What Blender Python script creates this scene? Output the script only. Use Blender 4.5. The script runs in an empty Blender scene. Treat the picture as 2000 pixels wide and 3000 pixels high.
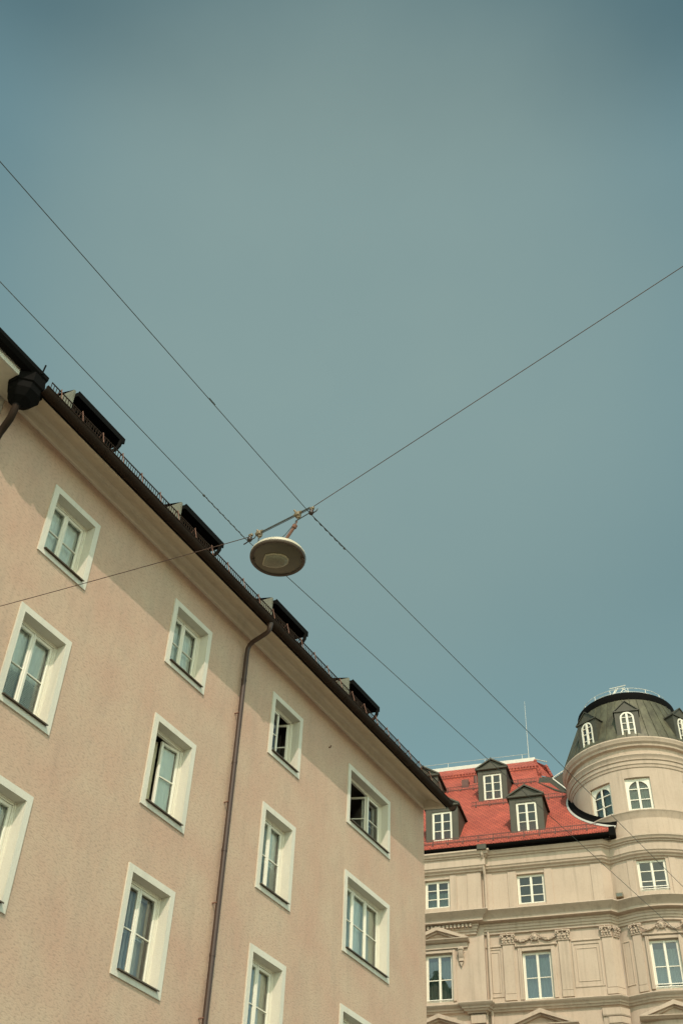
import bpy, math, random
from mathutils import Vector, Matrix
rnd = random.Random(7)
S = bpy.context.scene
COL = S.collection
rad = math.radians

# ------------------------------------------------------------------ camera
cam_d = bpy.data.cameras.new("camera")
cam = bpy.data.objects.new("camera", cam_d)
COL.objects.link(cam)
cam_d.sensor_fit = 'VERTICAL'
cam_d.sensor_height = 36.0
cam_d.sensor_width = 24.0
cam_d.lens = 3267.11 / 3000 * 36.0
cam_d.clip_start = 0.1
cam_d.clip_end = 2000
P_, R_, Y_ = rad(42.886), rad(2.8197), rad(-31.3885)
Fv = Vector((math.sin(Y_) * math.cos(P_), math.cos(Y_) * math.cos(P_), math.sin(P_)))
Rv = Vector((math.cos(Y_), -math.sin(Y_), 0))
Uv = Rv.cross(Fv)
R2 = math.cos(R_) * Rv + math.sin(R_) * Uv
U2 = -math.sin(R_) * Rv + math.cos(R_) * Uv
M = Matrix.Identity(4)
for i in range(3):
    M[i][0], M[i][1], M[i][2] = R2[i], U2[i], -Fv[i]
M[2][3] = 1.6
cam.matrix_world = M
S.camera = cam

# ------------------------------------------------------------------ light
SUN_TO = Vector((1.0, -1.48, 1.80)).normalized()
SUN_EL = math.asin(SUN_TO.z)
SUN_AZ = math.atan2(SUN_TO.x, SUN_TO.y)          # clockwise from +Y
world = bpy.data.worlds.new("World")
S.world = world
world.use_nodes = True
wn = world.node_tree.nodes
wl = world.node_tree.links
wn.clear()
w_out = wn.new('ShaderNodeOutputWorld')
w_bg = wn.new('ShaderNodeBackground')
sky = wn.new('ShaderNodeTexSky')
sky.sky_type = 'NISHITA'
sky.sun_disc = False
sky.sun_elevation = SUN_EL
sky.sun_rotation = SUN_AZ
sky.altitude = 500
sky.air_density = 1.0
sky.dust_density = 2.2
sky.ozone_density = 1.0
tint = wn.new('ShaderNodeMix')
tint.data_type = 'RGBA'
tint.blend_type = 'MULTIPLY'
tint.inputs['Factor'].default_value = 1.0
tint.inputs['B'].default_value = (0.89, 1.03, 0.65, 1)
# faint drifting haze in the upper air, laid out by sky direction
w_tc = wn.new('ShaderNodeTexCoord')
w_no = wn.new('ShaderNodeTexNoise')
w_no.inputs['Scale'].default_value = 2.6
w_no.inputs['Detail'].default_value = 5
w_no.inputs['Roughness'].default_value = 0.55
w_rp = wn.new('ShaderNodeMapRange')
w_rp.inputs['From Min'].default_value = 0.36
w_rp.inputs['From Max'].default_value = 0.72
w_rp.inputs['To Min'].default_value = 0.0
w_rp.inputs['To Max'].default_value = 0.17
hz = wn.new('ShaderNodeMix')
hz.data_type = 'RGBA'
hz.inputs['B'].default_value = (1.22, 1.66, 1.56, 1)
wl.new(w_tc.outputs['Generated'], w_no.inputs['Vector'])
wl.new(w_no.outputs['Fac'], w_rp.inputs['Value'])
wl.new(sky.outputs['Color'], tint.inputs['A'])
# sky gain by height: top darkened like lens vignetting, horizon brightened as fill light
w_sep = wn.new('ShaderNodeSeparateXYZ')
wl.new(w_tc.outputs['Generated'], w_sep.inputs['Vector'])
w_cr = wn.new('ShaderNodeValToRGB')
w_cr.color_ramp.interpolation = 'EASE'
el = w_cr.color_ramp.elements
el[0].position = 0.0; el[0].color = (2.3, 2.25, 2.7, 1)
el[1].position = 1.0; el[1].color = (0.56, 0.65, 0.70, 1)
for p_, c_ in ((0.28, (1.7, 1.65, 1.95, 1)), (0.44, (0.88, 0.81, 0.80, 1)), (0.60, (0.94, 0.86, 0.83, 1)), (0.76, (0.98, 0.97, 0.97, 1)), (0.84, (0.88, 0.90, 0.92, 1)), (0.90, (0.54, 0.59, 0.62, 1)), (0.94, (0.47, 0.54, 0.58, 1))):
    e_ = el.new(p_); e_.color = c_
wl.new(w_sep.outputs['Z'], w_cr.inputs['Fac'])
w_gr = wn.new('ShaderNodeMix')
w_gr.data_type = 'RGBA'
w_gr.blend_type = 'MULTIPLY'
w_gr.inputs['Factor'].default_value = 1.0
wl.new(tint.outputs['Result'], w_gr.inputs['A'])
wl.new(w_cr.outputs['Color'], w_gr.inputs['B'])
wl.new(w_gr.outputs['Result'], hz.inputs['A'])
# added pale patch around the view centre, imitating lens falloff towards the corners
w_dot = wn.new('ShaderNodeVectorMath')
w_dot.operation = 'DOT_PRODUCT'
w_dot.inputs[1].default_value = Vector((-0.32, 0.53, 0.785)).normalized()
wl.new(w_tc.outputs['Generated'], w_dot.inputs[0])
w_vl = wn.new('ShaderNodeMapRange')
w_vl.interpolation_type = 'SMOOTHERSTEP'
w_vl.inputs['From Min'].default_value = 0.915
w_vl.inputs['From Max'].default_value = 1.0
w_vl.inputs['To Min'].default_value = 0.0
w_vl.inputs['To Max'].default_value = 0.60
wl.new(w_dot.outputs['Value'], w_vl.inputs['Value'])
w_ad = wn.new('ShaderNodeMath')
w_ad.operation = 'ADD'
w_ad.use_clamp = True
wl.new(w_rp.outputs['Result'], w_ad.inputs[0])
wl.new(w_vl.outputs['Result'], w_ad.inputs[1])
wl.new(w_ad.outputs[0], hz.inputs['Factor'])
wl.new(hz.outputs['Result'], w_bg.inputs['Color'])
w_bg.inputs['Strength'].default_value = 0.15
wl.new(w_bg.outputs['Background'], w_out.inputs['Surface'])

sun_d = bpy.data.lights.new("sun", 'SUN')
sun_d.energy = 2.0
sun_d.angle = rad(0.5)
sun_d.color = (1.0, 0.845, 0.73)
sun = bpy.data.objects.new("sun", sun_d)
sun.rotation_euler = (-SUN_TO).to_track_quat('-Z', 'Y').to_euler()
sun.location = (20, -30, 40)
COL.objects.link(sun)

S.view_settings.view_transform = 'Standard'
S.view_settings.look = 'None'
S.view_settings.exposure = 0.62
S.view_settings.gamma = 1.0


# ------------------------------------------------------------------ materials
def new_mat(name):
    m = bpy.data.materials.new(name)
    m.use_nodes = True
    nt = m.node_tree
    bs = nt.nodes['Principled BSDF']
    return m, nt, bs


def simple(name, col, rough=0.6, metal=0.0, var=0.0, scale=6.0, bump=0.0, bscale=60.0, spec=0.5):
    m, nt, bs = new_mat(name)
    bs.inputs['Roughness'].default_value = rough
    bs.inputs['Metallic'].default_value = metal
    bs.inputs['Specular IOR Level'].default_value = spec
    bs.inputs['Base Color'].default_value = (*col, 1)
    if var or bump:
        tc = nt.nodes.new('ShaderNodeTexCoord')
    if var:
        n = nt.nodes.new('ShaderNodeTexNoise')
        n.inputs['Scale'].default_value = scale
        n.inputs['Detail'].default_value = 6
        n.inputs['Roughness'].default_value = 0.65
        r = nt.nodes.new('ShaderNodeMix')
        r.data_type = 'RGBA'
        r.inputs['A'].default_value = (*[max(0, c * (1 - var)) for c in col], 1)
        r.inputs['B'].default_value = (*[min(1, c * (1 + var)) for c in col], 1)
        nt.links.new(tc.outputs['Object'], n.inputs['Vector'])
        nt.links.new(n.outputs['Fac'], r.inputs['Factor'])
        nt.links.new(r.outputs['Result'], bs.inputs['Base Color'])
    if bump:
        n2 = nt.nodes.new('ShaderNodeTexNoise')
        n2.inputs['Scale'].default_value = bscale
        n2.inputs['Detail'].default_value = 4
        b = nt.nodes.new('ShaderNodeBump')
        b.inputs['Strength'].default_value = bump
        b.inputs['Distance'].default_value = 0.01
        nt.links.new(tc.outputs['Object'], n2.inputs['Vector'])
        nt.links.new(n2.outputs['Fac'], b.inputs['Height'])
        nt.links.new(b.outputs['Normal'], bs.inputs['Normal'])
    return m


def plaster(name, c_a, c_b, c_stain, stain=0.35, streak=True, bump=0.6, bscale=22.0, speck=0.25, drip=0.3):
    """painted render: broad weather mottling, grey stains, dark specks, raked relief"""
    m, nt, bs = new_mat(name)
    N, L = nt.nodes, nt.links
    bs.inputs['Roughness'].default_value = 0.9
    bs.inputs['Specular IOR Level'].default_value = 0.2
    tc = N.new('ShaderNodeTexCoord')
    big = N.new('ShaderNodeTexNoise')
    big.inputs['Scale'].default_value = 0.8
    big.inputs['Detail'].default_value = 5
    big.inputs['Roughness'].default_value = 0.6
    L.new(tc.outputs['Object'], big.inputs['Vector'])
    mx = N.new('ShaderNodeMix'); mx.data_type = 'RGBA'
    mx.inputs['A'].default_value = (*c_a, 1)
    mx.inputs['B'].default_value = (*c_b, 1)
    mr = N.new('ShaderNodeMapRange')
    mr.inputs['From Min'].default_value = 0.32
    mr.inputs['From Max'].default_value = 0.68
    L.new(big.outputs['Fac'], mr.inputs['Value'])
    L.new(mr.outputs['Result'], mx.inputs['Factor'])
    # stains stretched downwards
    mp = N.new('ShaderNodeMapping')
    mp.inputs['Scale'].default_value = (1.1, 1.1, 0.35)
    L.new(tc.outputs['Object'], mp.inputs['Vector'])
    st = N.new('ShaderNodeTexNoise')
    st.inputs['Scale'].default_value = 1.6
    st.inputs['Detail'].default_value = 8
    st.inputs['Roughness'].default_value = 0.7
    L.new(mp.outputs['Vector'], st.inputs['Vector'])
    sr = N.new('ShaderNodeMapRange')
    sr.inputs['From Min'].default_value = 0.48
    sr.inputs['From Max'].default_value = 0.78
    sr.inputs['To Max'].default_value = stain
    L.new(st.outputs['Fac'], sr.inputs['Value'])
    mx2 = N.new('ShaderNodeMix'); mx2.data_type = 'RGBA'
    L.new(mx.outputs['Result'], mx2.inputs['A'])
    mx2.inputs['B'].default_value = (*c_stain, 1)
    L.new(sr.outputs['Result'], mx2.inputs['Factor'])
    # relief
    mp2 = N.new('ShaderNodeMapping')
    if streak:
        mp2.inputs['Rotation'].default_value = (0, rad(28), 0)
        mp2.inputs['Scale'].default_value = (0.55, 1.0, 1.5)
    L.new(tc.outputs['Object'], mp2.inputs['Vector'])
    fine = N.new('ShaderNodeTexNoise')
    fine.inputs['Scale'].default_value = bscale
    fine.inputs['Detail'].default_value = 5
    fine.inputs['Roughness'].default_value = 0.62
    L.new(mp2.outputs['Vector'], fine.inputs['Vector'])
    # darker tone where the relief noise is low
    sp = N.new('ShaderNodeMapRange')
    sp.inputs['From Min'].default_value = 0.50
    sp.inputs['From Max'].default_value = 0.33
    sp.inputs['To Min'].default_value = 0.0
    sp.inputs['To Max'].default_value = speck
    L.new(fine.outputs['Fac'], sp.inputs['Value'])
    mx3 = N.new('ShaderNodeMix'); mx3.data_type = 'RGBA'
    L.new(mx2.outputs['Result'], mx3.inputs['A'])
    mx3.inputs['B'].default_value = (c_stain[0] * .55, c_stain[1] * .55, c_stain[2] * .55, 1)
    L.new(sp.outputs['Result'], mx3.inputs['Factor'])
    # narrow rain streaks
    mp3 = N.new('ShaderNodeMapping')
    mp3.inputs['Scale'].default_value = (5.5, 5.5, 0.22)
    L.new(tc.outputs['Object'], mp3.inputs['Vector'])
    dr_ = N.new('ShaderNodeTexNoise')
    dr_.inputs['Scale'].default_value = 1.0
    dr_.inputs['Detail'].default_value = 6
    dr_.inputs['Roughness'].default_value = 0.6
    L.new(mp3.outputs['Vector'], dr_.inputs['Vector'])
    drr = N.new('ShaderNodeMapRange')
    drr.inputs['From Min'].default_value = 0.52
    drr.inputs['From Max'].default_value = 0.78
    drr.inputs['To Max'].default_value = drip
    L.new(dr_.outputs['Fac'], drr.inputs['Value'])
    mx4 = N.new('ShaderNodeMix'); mx4.data_type = 'RGBA'
    L.new(mx3.outputs['Result'], mx4.inputs['A'])
    mx4.inputs['B'].default_value = (c_stain[0] * .7, c_stain[1] * .72, c_stain[2] * .72, 1)
    L.new(drr.outputs['Result'], mx4.inputs['Factor'])
    L.new(mx4.outputs['Result'], bs.inputs['Base Color'])
    b = N.new('ShaderNodeBump')
    b.inputs['Strength'].default_value = bump
    b.inputs['Distance'].default_value = 0.012
    L.new(fine.outputs['Fac'], b.inputs['Height'])
    L.new(b.outputs['Normal'], bs.inputs['Normal'])
    return m


def tile_mat(name, c_a, c_b, dark, along, up):
    """clay tiles: staggered courses; `along` = tile width, `up` = course height (measured in z)"""
    m, nt, bs = new_mat(name)
    N, L = nt.nodes, nt.links
    bs.inputs['Roughness'].default_value = 0.75
    tc = N.new('ShaderNodeTexCoord')
    sep = N.new('ShaderNodeSeparateXYZ')
    L.new(tc.outputs['Object'], sep.inputs['Vector'])
    cmb = N.new('ShaderNodeCombineXYZ')
    L.new(sep.outputs['X'], cmb.inputs['X'])
    L.new(sep.outputs['Z'], cmb.inputs['Y'])
    br = N.new('ShaderNodeTexBrick')
    br.inputs['Scale'].default_value = 1.0
    br.inputs['Brick Width'].default_value = along
    br.inputs['Row Height'].default_value = up
    br.inputs['Mortar Size'].default_value = 0.016
    br.inputs['Mortar Smooth'].default_value = 0.3
    br.inputs['Color1'].default_value = (*c_a, 1)
    br.inputs['Color2'].default_value = (*c_b, 1)
    br.inputs['Mortar'].default_value = (*dark, 1)
    L.new(cmb.outputs['Vector'], br.inputs['Vector'])
    n = N.new('ShaderNodeTexNoise')
    n.inputs['Scale'].default_value = 1.3
    n.inputs['Detail'].default_value = 7
    L.new(tc.outputs['Object'], n.inputs['Vector'])
    mr = N.new('ShaderNodeMapRange')
    mr.inputs['From Min'].default_value = 0.3
    mr.inputs['From Max'].default_value = 0.7
    mr.inputs['To Min'].default_value = 0.75
    mr.inputs['To Max'].default_value = 1.15
    L.new(n.outputs['Fac'], mr.inputs['Value'])
    mu = N.new('ShaderNodeMix'); mu.data_type = 'RGBA'; mu.blend_type = 'MULTIPLY'
    mu.inputs['Factor'].default_value = 1
    L.new(br.outputs['Color'], mu.inputs['A'])
    L.new(mr.outputs['Result'], mu.inputs['B'])
    L.new(mu.outputs['Result'], bs.inputs['Base Color'])
    # course step: each tile rises towards its lower edge
    mm = N.new('ShaderNodeMath'); mm.operation = 'DIVIDE'
    L.new(sep.outputs['Z'], mm.inputs[0]); mm.inputs[1].default_value = up
    fr = N.new('ShaderNodeMath'); fr.operation = 'FRACT'
    L.new(mm.outputs[0], fr.inputs[0])
    inv = N.new('ShaderNodeMath'); inv.operation = 'SUBTRACT'
    inv.inputs[0].default_value = 1.0
    L.new(fr.outputs[0], inv.inputs[1])
    b = N.new('ShaderNodeBump')
    b.inputs['Strength'].default_value = 0.8
    b.inputs['Distance'].default_value = 0.02
    L.new(inv.outputs[0], b.inputs['Height'])
    L.new(b.outputs['Normal'], bs.inputs['Normal'])
    return m


def glass_mat(name, tint_c=(0.9, 0.95, 0.93), base=0.10, wav=0.03):
    m, nt, bs = new_mat(name)
    N, L = nt.nodes, nt.links
    N.remove(bs)
    out = N['Material Output']
    tr = N.new('ShaderNodeBsdfTransparent'); tr.inputs['Color'].default_value = (*tint_c, 1)
    gl = N.new('ShaderNodeBsdfGlossy'); gl.inputs['Roughness'].default_value = 0.02
    fz = N.new('ShaderNodeFresnel'); fz.inputs['IOR'].default_value = 1.5
    ad = N.new('ShaderNodeMath'); ad.operation = 'ADD'; ad.inputs[1].default_value = base
    tc = N.new('ShaderNodeTexCoord')
    no = N.new('ShaderNodeTexNoise'); no.inputs['Scale'].default_value = 1.8
    L.new(tc.outputs['Object'], no.inputs['Vector'])
    b = N.new('ShaderNodeBump'); b.inputs['Strength'].default_value = wav; b.inputs['Distance'].default_value = 0.1
    L.new(no.outputs['Fac'], b.inputs['Height'])
    L.new(b.outputs['Normal'], gl.inputs['Normal'])
    mix = N.new('ShaderNodeMixShader')
    L.new(fz.outputs['Fac'], ad.inputs[0])
    L.new(ad.outputs[0], mix.inputs['Fac'])
    L.new(tr.outputs[0], mix.inputs[1])
    L.new(gl.outputs[0], mix.inputs[2])
    L.new(mix.outputs[0], out.inputs['Surface'])
    return m


def patina_mat(name):
    m, nt, bs = new_mat(name)
    N, L = nt.nodes, nt.links
    bs.inputs['Roughness'].default_value = 0.55
    bs.inputs['Metallic'].default_value = 0.25
    tc = N.new('ShaderNodeTexCoord')
    mp = N.new('ShaderNodeMapping'); mp.inputs['Scale'].default_value = (2.2, 2.2, 0.35)
    L.new(tc.outputs['Object'], mp.inputs['Vector'])
    n = N.new('ShaderNodeTexNoise'); n.inputs['Scale'].default_value = 1.6
    n.inputs['Detail'].default_value = 8; n.inputs['Roughness'].default_value = 0.65
    L.new(mp.outputs['Vector'], n.inputs['Vector'])
    cr = N.new('ShaderNodeValToRGB')
    cr.color_ramp.elements[0].position = 0.3
    cr.color_ramp.elements[0].color = (0.040, 0.035, 0.021, 1)
    cr.color_ramp.elements[1].position = 0.72
    cr.color_ramp.elements[1].color = (0.135, 0.13, 0.08, 1)
    L.new(n.outputs['Fac'], cr.inputs['Fac'])
    L.new(cr.outputs['Color'], bs.inputs['Base Color'])
    return m


def blind_mat(name):
    return simple(name, (0.55, 0.55, 0.47), 0.7)


MT = {}
MT['pink'] = plaster("pink_render", (0.462, 0.298, 0.220), (0.478, 0.355, 0.262), (0.31, 0.245, 0.19), stain=0.45, bscale=25.0, bump=.5, speck=.46, drip=.14)
MT['neigh'] = plaster("grey_render", (0.38, 0.33, 0.27), (0.42, 0.37, 0.31), (0.29, 0.26, 0.21))
MT['white'] = plaster("white_surround_render", (0.56, 0.52, 0.44), (0.585, 0.55, 0.47), (0.42, 0.395, 0.33), stain=0.25, streak=False, bump=0.35, bscale=45, speck=0.12)
MT['paint'] = simple("white_window_paint", (0.67, 0.63, 0.53), 0.45, var=0.05, scale=3)
MT['soffit'] = plaster("cream_soffit_plaster", (0.60, 0.52, 0.41), (0.64, 0.56, 0.44), (0.48, 0.41, 0.31), stain=0.3, streak=False, bump=0.12, bscale=12, speck=0.05)
MT['dark'] = simple("dark_brown_sheet_metal", (0.022, 0.0125, 0.0075), 0.75, 0.0, var=0.4, scale=3, spec=.12)
MT['pipe'] = simple("brown_painted_pipe", (0.044, 0.021, 0.013), 0.55, 0.0, var=0.25, scale=4)
MT['rust'] = simple("rusty_bracket", (0.16, 0.075, 0.05), 0.8, var=0.4, scale=20)
MT['black'] = simple("black_sheet_and_shade", (0.0035, 0.003, 0.0025), 0.8, var=0.3, scale=4, spec=.08)  # roof black, also holding shade at fascia gap, collar and hopper
MT['zincgrey'] = simple("weathered_zinc", (0.15, 0.15, 0.115), 0.7, 0.0, var=0.3, scale=3)
MT['roofdark'] = tile_mat("dark_roof_tiles", (0.05, 0.035, 0.028), (0.04, 0.03, 0.025), (0.015, 0.012, 0.01), 0.2, 0.14)
MT['sill'] = simple("painted_sill_metal", (0.10, 0.07, 0.045), 0.5, 0.4, var=0.2)
MT['glass'] = glass_mat("window_glass", base=0.10, tint_c=(.96, .98, .97))
MT['glassd'] = glass_mat("palace_window_glass", (0.75, 0.82, 0.78), base=0.10)
MT['curtain'] = simple("net_curtain", (0.80, 0.82, 0.73), 0.95, var=0.08, scale=5)
MT['voile'] = simple("dim_voile", (0.22, 0.26, 0.24), 0.95, var=0.1, scale=5)
MT['drape'] = simple("cream_drape", (0.62, 0.55, 0.40), 0.95, var=0.1, scale=6)
MT['blind'] = blind_mat("slatted_blind")
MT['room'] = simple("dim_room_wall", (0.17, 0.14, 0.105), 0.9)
MT['stone'] = plaster("cream_palace_render", (0.435, 0.338, 0.265), (0.47, 0.372, 0.295), (0.33, 0.26, 0.20), stain=0.55, streak=False, bump=0.25, bscale=14, speck=0.10, drip=.5)
MT['tile'] = tile_mat("red_clay_tiles", (0.45, 0.094, 0.056), (0.37, 0.070, 0.044), (0.16, 0.028, 0.020), 0.18, 0.13)
MT['sheet'] = simple("olive_grey_sheet_metal", (0.050, 0.046, 0.031), 0.65, 0.05, var=0.3, scale=2.5)
MT['patina'] = patina_mat("streaked_copper_patina")
MT['rail'] = simple("white_painted_steel", (0.72, 0.68, 0.60), 0.5)
MT['flash'] = simple("pale_lead_flashing", (0.50, 0.48, 0.43), 0.5, 0.2, var=0.2)
MT['guard'] = simple("brown_snow_guard_steel", (0.10, 0.035, 0.025), 0.6, var=0.3, scale=8)
MT['lampbody'] = simple("cream_lamp_housing", (0.50, 0.45, 0.35), 0.45, var=0.08, scale=8)
MT['lamprim'] = simple("brown_lamp_rim", (0.07, 0.045, 0.028), 0.5, var=0.2, scale=9)
MT['lampglass'] = simple("lamp_cover_with_reflection", (0.105, 0.088, 0.052), 0.35, var=0.15, scale=5)  # opaque brown, with the dark street's reflection put into the colour
MT['lens'] = simple("prismatic_lens", (0.20, 0.18, 0.12), 0.4, var=0.3, scale=60, bump=0.5, bscale=70)
MT['lensrim'] = simple("lens_rim", (0.42, 0.36, 0.24), 0.4)
MT['brass'] = simple("weathered_brass", (0.20, 0.155, 0.095), 0.5, 0.25, var=0.35, scale=20)
MT['insul'] = simple("dark_porcelain", (0.03, 0.016, 0.010), 0.3)
MT['wire'] = simple("dark_cable", (0.055, 0.060, 0.056), 0.6)
MT['spanw'] = simple("brown_span_cable", (0.10, 0.055, 0.04), 0.6)
MT['asphalt'] = simple("asphalt", (0.055, 0.053, 0.05), 0.9, var=0.2, scale=3, bump=0.3, bscale=90)
MT['paving'] = simple("pale_paving", (0.36, 0.33, 0.28), 0.85, var=0.15, scale=2)
MT['kerb'] = simple("granite_kerb", (0.30, 0.29, 0.27), 0.8, var=0.2, scale=8)
MT['ground'] = simple("city_ground", (0.30, 0.27, 0.22), 0.95, var=0.15, scale=0.2)


# ------------------------------------------------------------------ mesh builder
class MB:
    def __init__(self, T=None):
        self.v, self.f, self.T = [], [], T

    def add(self, vs, fs):
        o = len(self.v)
        if self.T:
            vs = [self.T(p) for p in vs]
        self.v += [tuple(p) for p in vs]
        self.f += [tuple(i + o for i in f) for f in fs]

    def quad(self, a, b, c, d):
        self.add([a, b, c, d], [(0, 1, 2, 3)])

    def poly(self, pts):
        self.add(pts, [tuple(range(len(pts)))])

    def box(self, x0, x1, y0, y1, z0, z1):
        x0, x1 = min(x0, x1), max(x0, x1)
        y0, y1 = min(y0, y1), max(y0, y1)
        z0, z1 = min(z0, z1), max(z0, z1)
        self.add([(x0, y0, z0), (x1, y0, z0), (x1, y1, z0), (x0, y1, z0),
                  (x0, y0, z1), (x1, y0, z1), (x1, y1, z1), (x0, y1, z1)],
                 [(0, 3, 2, 1), (4, 5, 6, 7), (0, 1, 5, 4), (1, 2, 6, 5), (2, 3, 7, 6), (3, 0, 4, 7)])

    def bevbox(self, x0, x1, y0, y1, z0, z1, b=0.01):
        """box whose front (low y) edges are chamfered"""
        v = [(x0, y1, z0), (x1, y1, z0), (x1, y1, z1), (x0, y1, z1),
             (x0, y0 + b, z0), (x1, y0 + b, z0), (x1, y0 + b, z1), (x0, y0 + b, z1),
             (x0 + b, y0, z0 + b), (x1 - b, y0, z0 + b), (x1 - b, y0, z1 - b), (x0 + b, y0, z1 - b)]
        f = [(8, 9, 10, 11)]
        for i in range(4):
            j = (i + 1) % 4
            f += [(4 + i, 4 + j, 8 + j, 8 + i), (i, j, 4 + j, 4 + i)]
        f.append((3, 2, 1, 0))
        self.add(v, f)

    def prism(self, poly, y0, y1):
        """poly: (x,z) list, extruded from y0 to y1"""
        n = len(poly)
        vs = [(x, y0, z) for x, z in poly] + [(x, y1, z) for x, z in poly]
        fs = [tuple(range(n)), tuple(range(2 * n - 1, n - 1, -1))]
        fs += [(i, n + i, n + (i + 1) % n, (i + 1) % n) for i in range(n)]
        self.add(vs, fs)

    def extrude_x(self, poly, x0, x1):
        """poly: (y,z) list, extruded along x"""
        n = len(poly)
        vs = [(x0, y, z) for y, z in poly] + [(x1, y, z) for y, z in poly]
        fs = [tuple(range(n)), tuple(range(2 * n - 1, n - 1, -1))]
        fs += [(i, n + i, n + (i + 1) % n, (i + 1) % n) for i in range(n)]
        self.add(vs, fs)

    def tube(self, pts, r, n=8, caps=True):
        pts = [Vector(p) for p in pts]
        rs = r if isinstance(r, (list, tuple)) else [r] * len(pts)
        vs, fs = [], []
        up = None
        for i, p in enumerate(pts):
            d = (pts[min(i + 1, len(pts) - 1)] - pts[max(i - 1, 0)])
            if d.length < 1e-9:
                d = Vector((0, 0, 1))
            d.normalize()
            if up is None:
                up = Vector((0, 0, 1)) if abs(d.z) < 0.9 else Vector((1, 0, 0))
            a = d.cross(up)
            if a.length < 1e-6:
                a = d.cross(Vector((1, 0, 0)))
            a.normalize()
            b = a.cross(d).normalized()
            up = b
            for k in range(n):
                t = 2 * math.pi * k / n
                vs.append(p + (a * math.cos(t) + b * math.sin(t)) * rs[i])
        for i in range(len(pts) - 1):
            for k in range(n):
                k2 = (k + 1) % n
                fs.append((i * n + k, i * n + k2, (i + 1) * n + k2, (i + 1) * n + k))
        if caps:
            fs.append(tuple(range(n - 1, -1, -1)))
            fs.append(tuple((len(pts) - 1) * n + k for k in range(n)))
        self.add(vs, fs)

    def lathe(self, prof, c=(0, 0, 0), n=48, a0=0.0, a1=2 * math.pi):
        """prof: (r,z) list; angle a measured from -y towards +x"""
        full = abs(a1 - a0 - 2 * math.pi) < 1e-6
        m = n if full else n + 1
        vs, fs = [], []
        for r, z in prof:
            for k in range(m):
                a = a0 + (a1 - a0) * k / n
                vs.append((c[0] + r * math.sin(a), c[1] - r * math.cos(a), c[2] + z))
        for i in range(len(prof) - 1):
            for k in range(n):
                k2 = (k + 1) % m
                fs.append((i * m + k, (i + 1) * m + k, (i + 1) * m + k2, i * m + k2))
        self.add(vs, fs)

    def ell(self, c, rx, ry, rz, n=8, m=5):
        vs, fs = [(c[0], c[1], c[2] - rz)], []
        for i in range(1, m):
            t = -math.pi / 2 + math.pi * i / m
            for k in range(n):
                a = 2 * math.pi * k / n
                vs.append((c[0] + rx * math.cos(t) * math.cos(a), c[1] + ry * math.cos(t) * math.sin(a), c[2] + rz * math.sin(t)))
        vs.append((c[0], c[1], c[2] + rz))
        for k in range(n):
            k2 = (k + 1) % n
            fs.append((0, 1 + k2, 1 + k))
            for i in range(m - 2):
                fs.append((1 + i * n + k, 1 + i * n + k2, 1 + (i + 1) * n + k2, 1 + (i + 1) * n + k))
            fs.append((len(vs) - 1, 1 + (m - 2) * n + k, 1 + (m - 2) * n + k2))
        self.add(vs, fs)

    def sweep(self, path, prof, cap0=False, cap1=False):
        """path: (x,y) polyline, outward is to its right; prof: (out, z)"""
        n = len(path)
        offs = []
        for i in range(n):
            ns = []
            for j in (i - 1, i):
                if 0 <= j < n - 1:
                    dx, dy = path[j + 1][0] - path[j][0], path[j + 1][1] - path[j][1]
                    l = math.hypot(dx, dy)
                    ns.append((dy / l, -dx / l))
            if len(ns) == 1:
                offs.append(ns[0])
            else:
                bx, by = ns[0][0] + ns[1][0], ns[0][1] + ns[1][1]
                d = 1 + ns[0][0] * ns[1][0] + ns[0][1] * ns[1][1]
                offs.append((bx / d, by / d))
        vs, fs = [], []
        m = len(prof)
        for (x, y), (ox, oy) in zip(path, offs):
            for o, z in prof:
                vs.append((x + ox * o, y + oy * o, z))
        for i in range(n - 1):
            for k in range(m - 1):
                fs.append((i * m + k, i * m + k + 1, (i + 1) * m + k + 1, (i + 1) * m + k))
        if cap0:
            fs.append(tuple(range(m)))
        if cap1:
            fs.append(tuple((n - 1) * m + k for k in range(m - 1, -1, -1)))
        self.add(vs, fs)

    def build(self, name, mat, parent=None, smooth=None, label=None):
        me = bpy.data.meshes.new(name)
        me.from_pydata(self.v, [], self.f)
        me.update()
        me.materials.append(MT[mat])
        if smooth is not None:
            me.polygons.foreach_set('use_smooth', [True] * len(me.polygons))
            me.set_sharp_from_angle(angle=rad(smooth))
        o = bpy.data.objects.new(name, me)
        COL.objects.link(o)
        if parent is not None:
            o.parent = parent
        if label:
            o['label'] = label
        return o


def thing(name, label, cat, loc=(0, 0, 0), rz=0.0, group=None):
    o = bpy.data.objects.new(name, None)
    o.empty_display_size = 0.3
    o.location = loc
    o.rotation_euler = (0, 0, rz)
    COL.objects.link(o)
    o['label'] = label
    o['category'] = cat
    if group:
        o['group'] = group
    return o


def struct(o):
    o['kind'] = 'structure'
    return o


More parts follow.
